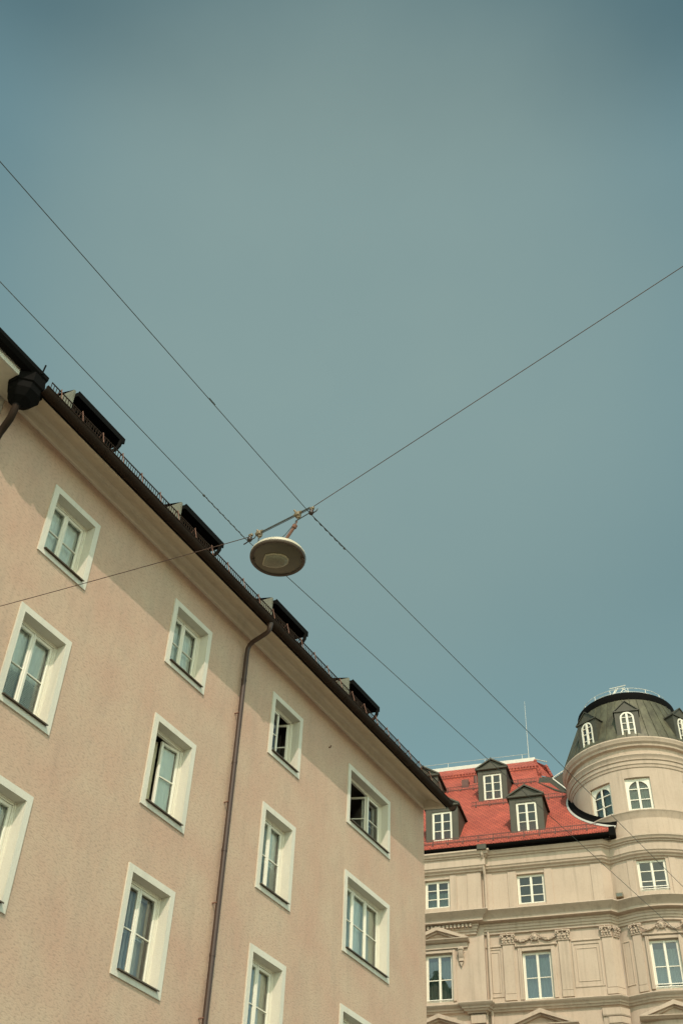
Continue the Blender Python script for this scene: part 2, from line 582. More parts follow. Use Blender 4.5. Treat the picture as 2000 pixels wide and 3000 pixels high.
# ------------------------------------------------------------------ facade helpers
def wall_grid(mb, x0, x1, z0, z1, holes, y=0.0, depth=0.0, step=None):
    xs = sorted({x0, x1, *[h[0] for h in holes], *[h[1] for h in holes]})
    zs = sorted({z0, z1, *[h[2] for h in holes], *[h[3] for h in holes]})
    for i in range(len(xs) - 1):
        for k in range(len(zs) - 1):
            cx, cz = (xs[i] + xs[i + 1]) / 2, (zs[k] + zs[k + 1]) / 2
            if any(h[0] < cx < h[1] and h[2] < cz < h[3] for h in holes):
                continue
            mb.quad((xs[i], y, zs[k]), (xs[i + 1], y, zs[k]), (xs[i + 1], y, zs[k + 1]), (xs[i], y, zs[k + 1]))
    if depth:
        for a, b, c, d in holes:
            mb.quad((a, y, c), (a, y, d), (a, y + depth, d), (a, y + depth, c))
            mb.quad((b, y, d), (b, y, c), (b, y + depth, c), (b, y + depth, d))
            mb.quad((a, y, d), (b, y, d), (b, y + depth, d), (a, y + depth, d))
            mb.quad((a, y, c), (a, y + depth, c), (b, y + depth, c), (b, y, c))


def sash(mb, x0, x1, z0, z1, y, w=0.05, t=0.045, hb=(), vb=(), bw=0.026):
    """one glazed leaf: stiles, rails and glazing bars; hb/vb are fractions of the height/width"""
    mb.bevbox(x0, x0 + w, y, y + t, z0, z1, 0.008)
    mb.bevbox(x1 - w, x1, y, y + t, z0, z1, 0.008)
    mb.bevbox(x0 + w, x1 - w, y + .002, y + t, z1 - w, z1, 0.008)
    mb.bevbox(x0 + w, x1 - w, y + .002, y + t, z0, z0 + w, 0.008)
    for q in hb:
        z = z0 + (z1 - z0) * q
        mb.bevbox(x0 + w, x1 - w, y + .004, y + t - .005, z - bw / 2, z + bw / 2, 0.005)
    for q in vb:
        x = x0 + (x1 - x0) * q
        mb.bevbox(x - bw / 2, x + bw / 2, y + .006, y + t - .005, z0 + w, z1 - w, 0.005)


def pane(mb, x0, x1, z0, z1, y):
    mb.quad((x0, y, z0), (x1, y, z0), (x1, y, z1), (x0, y, z1))


def drape(mb, x0, x1, z0, z1, y, amp=0.03, per=0.14, n=None):
    n = n or max(8, int((x1 - x0) / per * 8))
    ph = rnd.random() * 6
    pts = []
    for i in range(n + 1):
        x = x0 + (x1 - x0) * i / n
        pts.append((x, y + amp * math.sin(2 * math.pi * x / per + ph) + amp * .5 * math.sin(x / per * 2.3 + ph)))
    for i in range(n):
        a, b = pts[i], pts[i + 1]
        mb.quad((a[0], a[1], z0), (b[0], b[1], z0), (b[0], b[1], z1), (a[0], a[1], z1))


def hinge(px, py, ang):
    c, s = math.cos(ang), math.sin(ang)
    return lambda p: (px + (p[0] - px) * c - (p[1] - py) * s, py + (p[0] - px) * s + (p[1] - py) * c, p[2])


# ================================================================== GROUND
def sheet(name, mat, x0, x1, y0, y1, z):
    mb = MB()
    mb.quad((x0, y0, z), (x1, y0, z), (x1, y1, z), (x0, y1, z))
    return struct(mb.build(name, mat))


sheet('ground', 'ground', -600, 600, -600, 600, 0.0)
sheet('road', 'asphalt', -8.6, -0.9, -60, 27.5, 0.004)
sheet('cross_road', 'asphalt', -60, 60, 27.5, 35.5, 0.004)
for nm, x0, x1 in (('pavement', -12.2, -8.72), ('pavement', -0.78, 4.2)):
    mb = MB(); mb.box(x0, x1, -60, 25.0, 0.004, 0.125)
    struct(mb.build(nm, 'paving'))
for x0, x1 in ((-8.72, -8.6), (-0.9, -0.78)):
    mb = MB(); mb.box(x0, x1, -60, 25.0, 0.004, 0.13)
    struct(mb.build('kerb', 'kerb'))

# ================================================================== PINK APARTMENT BUILDING
WX = -12.2
U0, U1 = 8.32, 25.04
pink = thing('apartment_building', 'long salmon pink apartment building with white framed windows and dark eaves', 'building', (WX, 0, 0), rad(90))
colsU = [(9.91, 11.20), (13.65, 14.97), (17.41, 18.71), (20.89, 23.06)]
rowsZ = [(14.125, 15.69), (11.10, 12.96), (8.13, 9.99)]
RB, RBB = 0.122, 0.105           # surround widths (sides/top, bottom)
holes = []
for (a, b) in colsU:
    for (c, d) in rowsZ:
        holes.append((a + RB * .5, b - RB * .5, c + RBB * .5, d - RB * .5))
mb = MB()
wall_grid(mb, U0, U1, 0.0, 16.56, holes)
mb.quad((U1, 0, 0), (U1, 13, 0), (U1, 13, 16.56), (U1, 0, 16.56))
mb.poly([(U1, 13, 16.56), (U1, 6.2, 22.2), (U1, 0, 16.56)])
mb.quad((U0, 13, 0), (U0, 0, 0), (U0, 0, 16.56), (U0, 13, 16.56))
mb.quad((U1, 13, 0), (U0, 13, 0), (U0, 13, 16.56), (U1, 13, 16.56))
mb.build('wall', 'pink', pink)


def pink_window(ci, ri, u0, u1, z0, z1, n, style):
    a0, a1, c0, c1 = u0 + RB, u1 - RB, z0 + RBB, z1 - RB
    yf, yi = -0.03, 0.255
    mb = MB()
    o = [(u0, z0), (u1, z0), (u1, z1), (u0, z1)]
    i_ = [(a0, c0), (a1, c0), (a1, c1), (a0, c1)]
    for k in range(4):
        j = (k + 1) % 4
        mb.quad((o[k][0], yf, o[k][1]), (o[j][0], yf, o[j][1]), (i_[j][0], yf, i_[j][1]), (i_[k][0], yf, i_[k][1]))
        mb.quad((o[j][0], yf, o[j][1]), (o[k][0], yf, o[k][1]), (o[k][0], 0.01, o[k][1]), (o[j][0], 0.01, o[j][1]))
    mb.quad((a0, yf, c0), (a0, yf, c1), (a0, yi, c1), (a0, yi, c0))
    mb.quad((a1, yf, c1), (a1, yf, c0), (a1, yi, c0), (a1, yi, c1))
    mb.quad((a0, yf, c1), (a1, yf, c1), (a1, yi, c1), (a0, yi, c1))
    mb.quad((a0, yf, c0), (a0, yi, c0), (a1, yi, c0), (a1, yf, c0))
    win = mb.build('window', 'white', pink, label=style.get('label'))
    # sloping metal sill with a drip edge
    mb = MB()
    mb.extrude_x([(-0.078, c0 + .002), (-0.078, c0 + .012), (0.21, c0 + .045), (0.21, c0 + .030)], a0 - .004, a1 + .004)
    mb.box(a0 - .004, a1 + .004, -0.084, -0.078, c0 - .010, c0 + .012)
    mb.build('sill', 'sill', win)
    # fixed frame
    fw = 0.05
    mb = MB()
    mb.box(a0, a0 + fw, .19, .25, c0 + .03, c1)
    mb.box(a1 - fw, a1, .19, .25, c0 + .03, c1)
    mb.box(a0 + fw, a1 - fw, .188, .25, c1 - fw, c1)
    mb.box(a0 + fw, a1 - fw, .188, .25, c0 + .03, c0 + .03 + fw)
    # a narrow cover bead round the frame
    mb.box(a0, a1, .172, .186, c1 - .022, c1)
    mb.box(a1 - .022, a1, .172, .187, c0 + .04, c1 - .023)
    sx0, sx1, sz0, sz1 = a0 + fw, a1 - fw, c0 + .03 + fw, c1 - fw
    w = (sx1 - sx0) / n
    gl = MB()
    opens = style.get('open', {})
    for k in range(n):
        x0, x1 = sx0 + k * w, sx0 + (k + 1) * w
        if k in opens:
            continue
        sash(mb, x0 + .002, x1 - .002, sz0 + .002, sz1 - .002, .198, w=.054, t=.05, hb=(.5,), bw=.024)
        pane(gl, x0 + .05, x1 - .05, sz0 + .05, sz1 - .05, .222)
        # inner leaf of the double window
        sash(mb, x0 + .01, x1 - .01, sz0 + .01, sz1 - .01, .345, w=.05, t=.035, hb=(.5,), bw=.022)
        # meeting bead
        if k and (k - 1) not in opens:
            mb.bevbox(x0 - .016, x0 + .016, .184, .2, sz0, sz1, .006)
    if 'mull' in style:
        x = sx0 + style['mull'] * w
        mb.bevbox(x - .035, x + .035, .185, .25, sz0, sz1, .006)
    mb.build('frame', 'paint', win)
    for k, (side, ang) in opens.items():
        x0, x1 = sx0 + k * w, sx0 + (k + 1) * w
        px = x0 if side == 'L' else x1
        T = hinge(px, .23, rad(ang) if side == 'L' else -rad(ang))
        m2, g2 = MB(T), MB(T)
        sash(m2, x0 + .004, x1 - .004, sz0 + .004, sz1 - .004, .20, w=.058, t=.05, hb=(style.get('hb', .5),), bw=.026)
        pane(g2, x0 + .05, x1 - .05, sz0 + .05, sz1 - .05, .224)
        cs = m2.build('casement', 'paint', win)
        if style.get('leafnet') == k:  # net added behind the ajar leaf to make its pane paler
            m3 = MB(T); drape(m3, x0 + .055, x1 - .055, sz0 + .055, sz1 - .055, .285, .004, .1); m3.build('curtain', 'curtain', cs)
        g2.build('pane', 'glass', cs)
    if gl.f:
        gl.build('pane', 'glass', win)
    # room behind
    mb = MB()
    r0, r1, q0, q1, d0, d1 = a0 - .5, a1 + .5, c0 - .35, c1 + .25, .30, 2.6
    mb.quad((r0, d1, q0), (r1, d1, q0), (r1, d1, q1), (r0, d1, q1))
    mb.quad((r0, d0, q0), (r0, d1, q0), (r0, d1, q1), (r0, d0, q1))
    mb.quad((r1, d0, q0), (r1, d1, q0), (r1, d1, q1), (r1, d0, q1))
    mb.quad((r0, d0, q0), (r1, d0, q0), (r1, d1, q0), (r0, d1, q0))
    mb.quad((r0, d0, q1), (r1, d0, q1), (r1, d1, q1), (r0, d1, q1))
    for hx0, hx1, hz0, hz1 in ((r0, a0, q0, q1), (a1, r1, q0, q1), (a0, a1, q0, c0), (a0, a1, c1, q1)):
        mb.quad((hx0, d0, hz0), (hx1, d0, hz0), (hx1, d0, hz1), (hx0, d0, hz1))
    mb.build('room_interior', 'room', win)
    cu = style.get('curtain', 'net')
    if cu == 'net':
        mb = MB(); drape(mb, a0 + .06, a1 - .06, c0 + .06, c1 - .03, .318, .006, .11)
        mb.build('curtain', 'curtain', win)
    elif cu == 'sides':
        for x0, x1 in ((a0 + .05, a0 + .32), (a1 - .36, a1 - .03)):
            mb = MB(); drape(mb, x0, x1, c0 + .05, c1 - .02, .43, .03, .12)
            mb.build('curtain', 'drape', win)
    elif cu == 'addeddrape':
        mb = MB(); drape(mb, a0 + .02, a0 + .62, c0 + .05, c1 - .02, .46, .03, .13)
        mb.build('curtain', 'drape', win)  # drape added to lighten the gap, in place of frame and jamb
    elif cu == 'right':
        mb = MB(); drape(mb, a1 - .46, a1 - .06, c0 + .06, c1 - .03, .302, .008, .12)
        mb.build('curtain', 'drape', win)
        mb = MB(); drape(mb, a0 + .06, a1 - .44, c0 + .06, c1 - .03, .325, .006, .11)
        mb.build('curtain', 'curtain', win)
    if 'blind' in style:
        x0, x1, top = style['blind']
        X0, X1 = max(a0 + .07, a0 + (a1 - a0) * x0), min(a1 - .07, a0 + (a1 - a0) * x1)
        mb = MB()
        z = c0 + .06
        zt = c0 + (c1 - c0) * top
        while z < zt:
            mb.extrude_x([(.270, z), (.282, z + .003), (.288, z + .026), (.284, z + .026)], X0, X1)
            z += .031
        mb.build('blind', 'blind', win)


styles = {
    (0, 1): dict(blind=(.03, .97, .47), label='window with a slatted blind behind its lower panes'),
    (1, 1): dict(open={1: ('R', 9), 0: ('L', 78)}, leafnet=1, curtain='addeddrape', hb=.52, label='window standing ajar with one leaf swung inwards'),
    (1, 2): dict(curtain='sides', label='window with cream curtains drawn to the sides'),
    (2, 0): dict(open={1: ('R', 70)}, curtain='none', label='window with its right leaf open on a dark room'),
    (2, 1): dict(blind=(.03, .97, .45)),
    (2, 2): dict(curtain='right'),
    (3, 0): dict(open={1: ('R', 68), 0: ('L', 80)}, curtain='right3', mull=2, label='wide window with two leaves open on a dark room'),
    (3, 1): dict(curtain='right', label='wide three leaf window with a cream curtain at its right'),
}
for ci, (a, b) in enumerate(colsU):
    for ri, (c, d) in enumerate(rowsZ):
        pink_window(ci, ri, a, b, c, d, 3 if ci == 3 else 2, styles.get((ci, ri), {}))

# eaves: bead, cove and sloping plaster soffit
EZ = 16.43
mb = MB()
mb.sweep([(U0 + .02, 0), (U1, 0)], [(0.0, EZ + .004), (.05, EZ + .004), (.062, EZ + .015), (.066, EZ + .095), (.05, EZ + .105), (.052, EZ + .16), (.085, EZ + .215),
                                    (.15, EZ + .235), (.25, EZ + .20), (.36, EZ + .135), (.50, EZ + .045), (.66, EZ - .075), (.665, EZ + .05), (.0, EZ + .35)], True, True)
mb.extrude_x([(-.0, EZ + .0), (-.05, EZ - .004), (-.655, EZ - .10), (-.669, EZ - .06), (-.50, EZ + .06), (-.15, EZ + .26), (0, EZ + .26)], U1 - .085, U1 + .012)
mb.build('eaves', 'soffit', pink, 35)
# gutter
mb = MB()
gc, gz, gr = .775, 16.435, .105
prof = [(gc + gr * math.cos(t), gz + gr * math.sin(t)) for t in [math.pi - .0 + math.pi * k / 10 for k in range(11)]]
prof2 = [(gc + (gr - .008) * math.cos(t), gz + .001 + (gr - .008) * math.sin(t)) for t in [2 * math.pi - math.pi * k / 10 for k in range(11)]]
mb.sweep([(U0 + .10, 0), (U1 + .02, 0)], prof + [(gc + gr + .012, gz + .004), (gc + gr + .012, gz + .018), (gc + gr - .008, gz + .018)] + prof2 + [(gc - gr, gz)], True, True)
for k in range(24):
    u = U0 + .4 + k * .70
    mb.sweep([(u, 0), (u + .03, 0)], [(gc + (gr + .008) * math.cos(t), gz + (gr + .008) * math.sin(t)) for t in [math.pi + math.pi * j / 8 for j in range(9)]], True, True)
for k in range(6):
    u = U0 + 1.9 + k * 3.0
    mb.sweep([(u, 0), (u + .06, 0)], [(gc + (gr + .005) * math.cos(t), gz + (gr + .005) * math.sin(t)) for t in [math.pi + math.pi * j / 8 for j in range(9)]], True, True)
mb.build('gutter', 'dark', pink, 40)
mb = MB()
mb.box(U0 + .08, U1 + .015, -.70, -.672, 16.35, 16.56)
mb.build('fascia', 'black', pink)  # black, to hold the shadow gap between soffit and gutter in its colour
# roof
RS = 0.90
rz = lambda n: 16.52 + RS * (.74 - n)
mb = MB()
mb.extrude_x([(-.74, rz(.74)), (-.74, rz(.74) - .05), (6.2, rz(-6.2) - .05), (13.2, rz(-6.2) - .05 - RS * 7), (13.2, rz(-6.2) - RS * 7), (6.2, rz(-6.2))], U0 + .05, U1 + .03)
mb.build('roof', 'roofdark', pink)
# snow guard rail behind the gutter
mb = MB()
gn = .50
z0, z1 = rz(gn) + .10, 17.10
for z in (z0, z1):
    mb.box(U0 + .45, U1 - .05, -gn - .008, -gn + .008, z - .010, z + .010)
u = U0 + .45
while u < U1 - .05:
    mb.box(u, u + .011, -gn - .005, -gn + .005, z0 + .0105, z1 - .0105)
    u += .068
mb.build('snow_guard', 'dark', pink)
u = 9.02
while u < U1:
    mb = MB()
    mb.tube([(u, -gn - .14, rz(gn + .14) + .02), (u, -gn - .012, z1 + .035)], .009, 5)
    mb.tube([(u, -gn + .22, rz(gn - .22) + .02), (u, -gn + .0, z1 + .035)], .009, 5)
    mb.ell((u, -gn - .01, z1 + .04), .015, .015, .015, 6, 4)
    mb.build('guard_bracket', 'rust', pink)
    u += .615


def shed_dormer(c):
    x0, x1 = c - .77, c + .78
    yfr = .32
    mb = MB()
    zt, zb = 18.20, rz(-yfr) - .1
    mb.box(x0 + .10, x1 - .22, yfr, yfr + .05, zb, zt)
    d = mb.build('dormer', 'black', pink)
    mb = MB()
    mb.extrude_x([(.12, 18.22), (.12, 18.33), (2.3, 18.52), (2.3, 18.36)], x0 + .062, x1)
    mb.box(x0 + .06, x1, .095, .118, 18.20, 18.345)
    mb.build('dormer_roof', 'black', d)
    for xa, yc, zc in ((x0 + .01, .20, 18.40), (x1 - .26, .33, 18.24)):
        mb = MB()
        mb.extrude_x([(yc, rz(-yc) - .12), (yc, zc), (2.2, zc + .10), (2.2, rz(-2.2) - .2)], xa, xa + .05)
        mb.build('cheek', 'zincgrey', d)
    mb = MB()
    sash(mb, x0 + .2, c - .09, zb + .1, zt - .06, yfr - .03, .05, .045, (.5,))
    sash(mb, c - .086, x1 - .36, zb + .1, zt - .06, yfr - .03, .05, .045, (.5,))
    f = mb.build('window', 'dark', d)
    mb = MB(); pane(mb, x0 + .24, x1 - .4, zb + .14, zt - .1, yfr - .012)
    mb.build('pane', 'glass', f)
    # little eaves gutter outlet that swings back to the roof
    mb = MB()
    p = [(x1 - .10, .13, 18.22), (x1 - .10, .13, 18.08), (x1 - .12, .17, 17.98), (x1 - .19, .24, 17.86), (x1 - .27, .28, 17.74), (x1 - .33, .26, 17.58), (x1 - .36, .20, 17.42)]
    mb.tube(p, [.055, .045, .042, .042, .042, .042, .042], 8)
    mb.build('downpipe', 'black', d, 50)


for c in (10.62, 14.30, 18.07, 21.86):
    shed_dormer(c)

# downpipe with swan neck
mb = MB()
pu = 16.16
cen = [(15.97, -.775, 16.36), (15.97, -.775, 16.25), (15.985, -.75, 16.19), (16.02, -.66, 16.165), (16.11, -.27, 16.13), (16.145, -.16, 16.10), (pu, -.11, 16.02), (pu, -.10, 15.9), (pu, -.10, 12), (pu, -.10, 8), (pu, -.10, 0.2)]
mb.tube(cen, [.075, .056] + [.052] * 9, 12)
for z in (15.2, 13.2, 11.3, 9.3, 7.2, 5.2, 3.0):
    mb.lathe([(.054, -.03), (.058, -.03), (.058, .03), (.054, .03)], (pu, -.10, z), 14)
dp = mb.build('downpipe', 'pipe', pink, 45)
mb = MB()
for z in (14.35, 12.3, 10.25, 8.2, 6.1):
    mb.box(pu - .066, pu - .045, -.105, .0, z - .010, z + .010)
    mb.box(pu - .072, pu - .066, -.11, -.09, z - .012, z + .012)
mb.build('pipe_bracket', 'rust', dp)
# small hook left in the wall
mb = MB(); mb.tube([(19.95, 0, 15.62), (19.95, -.05, 15.62), (19.95, -.06, 15.66)], .016, 6)
mb.build('wall_hook', 'rust', pink)

# ================================================================== NEIGHBOURING HOUSE (left edge)
nb = thing('neighbouring_house', 'grey rendered house whose higher black eaves end above a black rain hopper', 'building', (WX, 0, 0), rad(90))
mb = MB()
mb.quad((-14, .02, 0), (U0 - .01, .02, 0), (U0 - .01, .02, 16.6), (-14, .02, 16.6))
mb.quad((U0 - .01, .02, 0), (U0 - .01, 13, 0), (U0 - .01, 13, 16.6), (U0 - .01, .02, 16.6))
mb.quad((-14, 13, 0), (-14, .02, 0), (-14, .02, 16.6), (-14, 13, 16.6))
mb.build('wall', 'neigh', nb)
mb = MB()
mb.extrude_x([(0.015, 16.42), (-.10, 16.40), (-.56, 16.44), (-.56, 16.60), (0.015, 16.62)], -14, 8.36)
mb.build('eaves', 'soffit', nb)
mb = MB()
mb.box(-14, 8.38, -.60, -.565, 16.43, 16.61)
mb.build('fascia', 'white', nb)
mb = MB()
mb.extrude_x([(-.605, 16.66), (-.605, 16.58), (-.66, 16.54), (-.76, 16.56), (-.82, 16.62), (-.825, 16.70), (-.80, 16.705), (-.78, 16.64)], -14, 8.44)
mb.extrude_x([(-.58, 16.67), (-.58, 16.74), (5.8, 22.3), (13.2, 16.0), (13.2, 15.9), (5.8, 22.2)], -14, 8.42)
mb.build('roof', 'black', nb)
# rain hopper: faceted box narrowing to its outlet
hx, hy = 8.28, -.50
mb = MB()
def octo(r, z, sy=1.0, dx=0, dy=0):
    return [(hx + dx + r * math.cos(rad(22.5 + 45 * k)), hy + dy + sy * r * math.sin(rad(22.5 + 45 * k)), z) for k in range(8)]
rings = [octo(.30, 16.62), octo(.33, 16.58), octo(.33, 16.36), octo(.30, 16.34), octo(.29, 16.20), octo(.20, 16.06, 1, -.02, .02), octo(.075, 15.96, 1, -.05, .04), octo(.06, 15.88, 1, -.05, .04)]
vs = [p for r in rings for p in r]
fs = []
for i in range(len(rings) - 1):
    for k in range(8):
        fs.append((i * 8 + k, i * 8 + (k + 1) % 8, (i + 1) * 8 + (k + 1) % 8, (i + 1) * 8 + k))
fs.append(tuple(range(8)))
mb.add(vs, fs)
mb.tube([(hx + .34, hy - .1, 16.64), (hx + .34, hy - .1, 16.78)], .012, 5)
mb.tube([(hx - .02, hy - .33, 16.62), (hx - .02, hy - .36, 16.84)], .016, 5)
hp = mb.build('rain_hopper', 'black', nb)  # shade from the roof above is put into its near-black colour
mb = MB()
mb.tube([(hx - .05, hy + .04, 15.93), (hx - .05, hy + .05, 15.80), (hx - .02, hy + .12, 15.68), (hx + .01, hy + .25, 15.55), (hx + .02, hy + .33, 15.45), (hx + .02, hy + .37, 15.3), (hx + .02, hy + .38, 15.0), (hx + .02, hy + .38, .2)], .066, 12)
mb.lathe([(.066, -.02), (.075, -.02), (.075, .02), (.066, .02)], (hx + .02, hy + .38, 15.22), 14)
mb.build('downpipe', 'dark', nb, 45)

# ================================================================== CREAM CORNER PALACE
TH = rad(12.75)
pal = thing('corner_palace', 'cream stuccoed corner palace with red tiled roof and round domed tower', 'building', (-12.2, 40.0, 0), TH)
CX, CY, TR = 1.97, 2.66, 2.755           # tower axis (local) and radius


def tow(phi):
    """frame at the tower axis turned so that -y looks along bearing phi"""
    c, s = math.cos(rad(phi)), math.sin(rad(phi))
    return lambda p: (CX + p[0] * c - p[1] * s, CY + p[0] * s + p[1] * c, p[2])


def tp(phi, r, z=None):
    p = (CX + r * math.sin(rad(phi)), CY - r * math.cos(rad(phi)))
    return p if z is None else (*p, z)


STEP = -4.42
PJ = -0.18                              # projection of the left block
KN = (.55, .29)
bay = [tp(a, TR) for a in range(-16, 96, 3)]
bay_c = [tp(a, TR) for a in range(-12, 96, 3)]

# ---- walls
A_L, A_M = (-6.68, -5.68, 20.05, 21.20), (-3.05, -1.98, 20.0, 21.20)
B_L, B_M = (-6.70, -5.65, 16.48, 18.27), (-3.06, -1.97, 16.42, 18.17)
mb = MB()
wall_grid(mb, -14, STEP, 0, 22.4, [A_L, B_L], PJ, .20)
mb.quad((STEP, PJ, 0), (STEP, 0, 0), (STEP, 0, 22.4), (STEP, PJ, 22.4))
wall_grid(mb, STEP, .25, 0, 22.4, [A_M, B_M], 0, .20)
mb.quad((.25, 0, 0), (KN[0], KN[1], 0), (KN[0], KN[1], 22.4), (.25, 0, 22.4))
mb.quad((-14, 12, 0), (-14, PJ, 0), (-14, PJ, 22.4), (-14, 12, 22.4))
mb.build('wall', 'stone', pal)


def tower_wall(mb, a0, a1, z0, z1, holes, r=TR, step=3.0, depth=.17):
    """holes: (phi centre, half width deg, z0, z1)"""
    an = {a0, a1}
    k = a0
    while k < a1:
        an.add(round(k, 4)); k += step
    for c, h, *_ in holes:
        an |= {c - h, c + h}
    an = sorted(an)
    an = [a for i, a in enumerate(an) if i == 0 or a - an[i - 1] > 1e-3]
    zs = sorted({z0, z1, *[h[2] for h in holes], *[h[3] for h in holes]})
    for i in range(len(an) - 1):
        for k in range(len(zs) - 1):
            ca, cz = (an[i] + an[i + 1]) / 2, (zs[k] + zs[k + 1]) / 2
            if any(abs(ca - h[0]) < h[1] and h[2] < cz < h[3] for h in holes):
                continue
            mb.quad(tp(an[i], r, zs[k]), tp(an[i + 1], r, zs[k]), tp(an[i + 1], r, zs[k + 1]), tp(an[i], r, zs[k + 1]))
    for c, h, b, t in holes:
        T = tow(c)
        hw = r * math.sin(rad(h))
        yb = -r * math.cos(rad(h)) + depth
        for s in (-1, 1):
            mb.quad(tp(c + s * h, r, b), tp(c + s * h, r, t), T((s * hw, yb, t)), T((s * hw, yb, b)))
        ins = [a for a in an if c - h - 1e-6 <= a <= c + h + 1e-6]
        for z in (b, t):
            mb.poly([tp(a, r, z) for a in ins] + [T((hw, yb, z)), T((-hw, yb, z))])


UPW = [(-31.2, 10.4, 23.36, 24.77), (2.5, 10.4, 23.36, 24.77), (53.0, 10.4, 23.36, 24.77)]
mb = MB()
tower_wall(mb, -180, 180, 22.0, 26.45, UPW)
mb.build('tower_wall', 'stone', pal, 20)
LOW = [(3.0, 11.3, 20.04, 21.30), (3.0, 10.9, 16.45, 18.22), (53.0, 11.3, 20.04, 21.30), (53.0, 10.9, 16.45, 18.22)]
mb = MB()
tower_wall(mb, -31, 95, 0, 22.0, LOW)
mb.build('bay_wall', 'stone', pal, 20)

# ---- cornices
def facade_path(step_l=STEP, extra=None):
    p = [(-14, PJ)]
    if extra:
        p += extra
    p += [(step_l, PJ), (step_l, 0), (.25, 0), KN] + bay_c
    return p


mb = MB()
mb.sweep(facade_path(), [(0, 22.24), (.44, 22.12), (.44, 22.06), (.40, 22.03), (.37, 21.96), (.30, 21.93), (.30, 21.89), (.25, 21.87), (.235, 21.845),
                         (.235, 21.56), (.20, 21.53), (.18, 21.47), (.10, 21.42), (.08, 21.37), (.03, 21.36), (0, 21.33)])
mb.build('eaves_cornice', 'stone', pal, 30)
mb = MB()
mb.sweep(facade_path(-4.78), [(0, 19.74), (.66, 19.62), (.67, 19.585), (.62, 19.54), (.48, 19.44), (.42, 19.36), (.42, 19.27), (.38, 19.255), (.20, 19.245),
                              (.20, 19.17), (.165, 19.15), (.165, 19.06), (.13, 19.045), (.13, 18.97), (.09, 18.955), (.09, 18.88), (.05, 18.865), (0, 18.84)])
mb.build('main_cornice', 'stone', pal, 30)
mb = MB()
mb.sweep(facade_path(STEP, [(-5.12, PJ), (-5.12, PJ - .14), (-4.46, PJ - .14), (-4.46, PJ)]),
         [(0, 16.40), (.30, 16.30), (.31, 16.27), (.28, 16.22), (.19, 16.16), (.17, 16.10), (.13, 16.09), (.10, 16.03), (.04, 16.02), (0, 15.97)])
mb.build('string_course', 'stone', pal, 30)
# dentils under the cornice of the left block
mb = MB()
x = -7.6
while x < -4.75:
    mb.box(x, x + .075, PJ - .30, PJ - .16, 19.10, 19.22)
    x += .15
mb.build('dentil_band', 'stone', pal)

RR = lambda o: [tp(a, TR + o) for a in range(-180, 181, 4)]
tc_path = [tp(a, TR) for a in range(-180, 181, 4)]
mb = MB()
mb.sweep(tc_path, [(0, 26.50), (.30, 26.46), (.31, 26.40), (.27, 26.33), (.25, 26.27), (.17, 26.20), (.15, 26.12), (.02, 26.08), (0, 26.05)])
mb.build('dome_cornice', 'stone', pal, 30)
mb = MB()
mb.sweep(tc_path, [(0, 25.80), (.20, 25.74), (.21, 25.69), (.16, 25.62), (.13, 25.56), (.13, 25.50), (.085, 25.48), (.085, 25.33), (.05, 25.30), (.035, 25.20), (0, 25.18)])
mb.build('tower_cornice', 'stone', pal, 30)
mb = MB()
mb.sweep([tp(a, TR) for a in range(-44, 120, 4)], [(0, 23.345), (.13, 23.29), (.13, 23.25), (.10, 23.22), (.07, 23.12), (.025, 23.05), (0, 22.98)])
mb.build('tower_sill_course', 'stone', pal, 30)


# ---- windows of the palace
def room_box(mb, x0, x1, z0, z1, y):
    mb.quad((x0, y + 1.6, z0), (x1, y + 1.6, z0), (x1, y + 1.6, z1), (x0, y + 1.6, z1))
    mb.quad((x0, y, z0), (x0, y + 1.6, z0), (x0, y + 1.6, z1), (x0, y, z1))
    mb.quad((x1, y, z0), (x1, y + 1.6, z0), (x1, y + 1.6, z1), (x1, y, z1))
    mb.quad((x0, y, z0), (x1, y, z0), (x1, y + 1.6, z0), (x0, y + 1.6, z0))
    mb.quad((x0, y, z1), (x1, y, z1), (x1, y + 1.6, z1), (x0, y + 1.6, z1))


def palace_window(x0, x1, z0, z1, y, hb, T=None, guard=0, curt=None, parent=None, fw=.05):
    """two leaves; y = plane of the frame's face"""
    parent = parent or pal
    mb = MB(T)
    mb.box(x0, x0 + fw, y, y + .07, z0, z1)
    mb.box(x1 - fw, x1, y, y + .07, z0, z1)
    mb.box(x0 + fw, x1 - fw, y + .002, y + .07, z1 - fw, z1)
    mb.box(x0 + fw, x1 - fw, y + .002, y + .07, z0, z0 + fw)
    xm = (x0 + x1) / 2
    sash(mb, x0 + fw, xm - .001, z0 + fw, z1 - fw, y - .008, .048, .05, hb, bw=.034)
    sash(mb, xm + .001, x1 - fw, z0 + fw, z1 - fw, y - .008, .048, .05, hb, bw=.034)
    mb.bevbox(xm - .034, xm + .034, y - .03, y - .009, z0 + .02, z1 - .05, .008)
    w = mb.build('window', 'paint', parent)
    mb = MB(T)
    pane(mb, x0 + fw + .03, x1 - fw - .03, z0 + fw + .03, z1 - fw - .03, y + .02)
    mb.build('pane', 'glassd', w)
    mb = MB(T); room_box(mb, x0 + .01, x1 - .01, z0 + .01, z1 - .01, y + .072)
    mb.build('room_interior', 'room', w)
    if curt:
        mb = MB(T); drape(mb, x0 + .06, x1 - .06, z0 + .08, z0 + (z1 - z0) * curt, y + .16, .02, .10)
        mb.build('curtain', 'voile', w)
    if guard:
        mb = MB(T)
        for k in range(guard):
            mb.box(x0 + .01, x1 - .01, y - .06, y - .04, z0 + .10 + k * .085, z0 + .125 + k * .085)
        mb.build('guard_rail', 'rail', w)
    return w


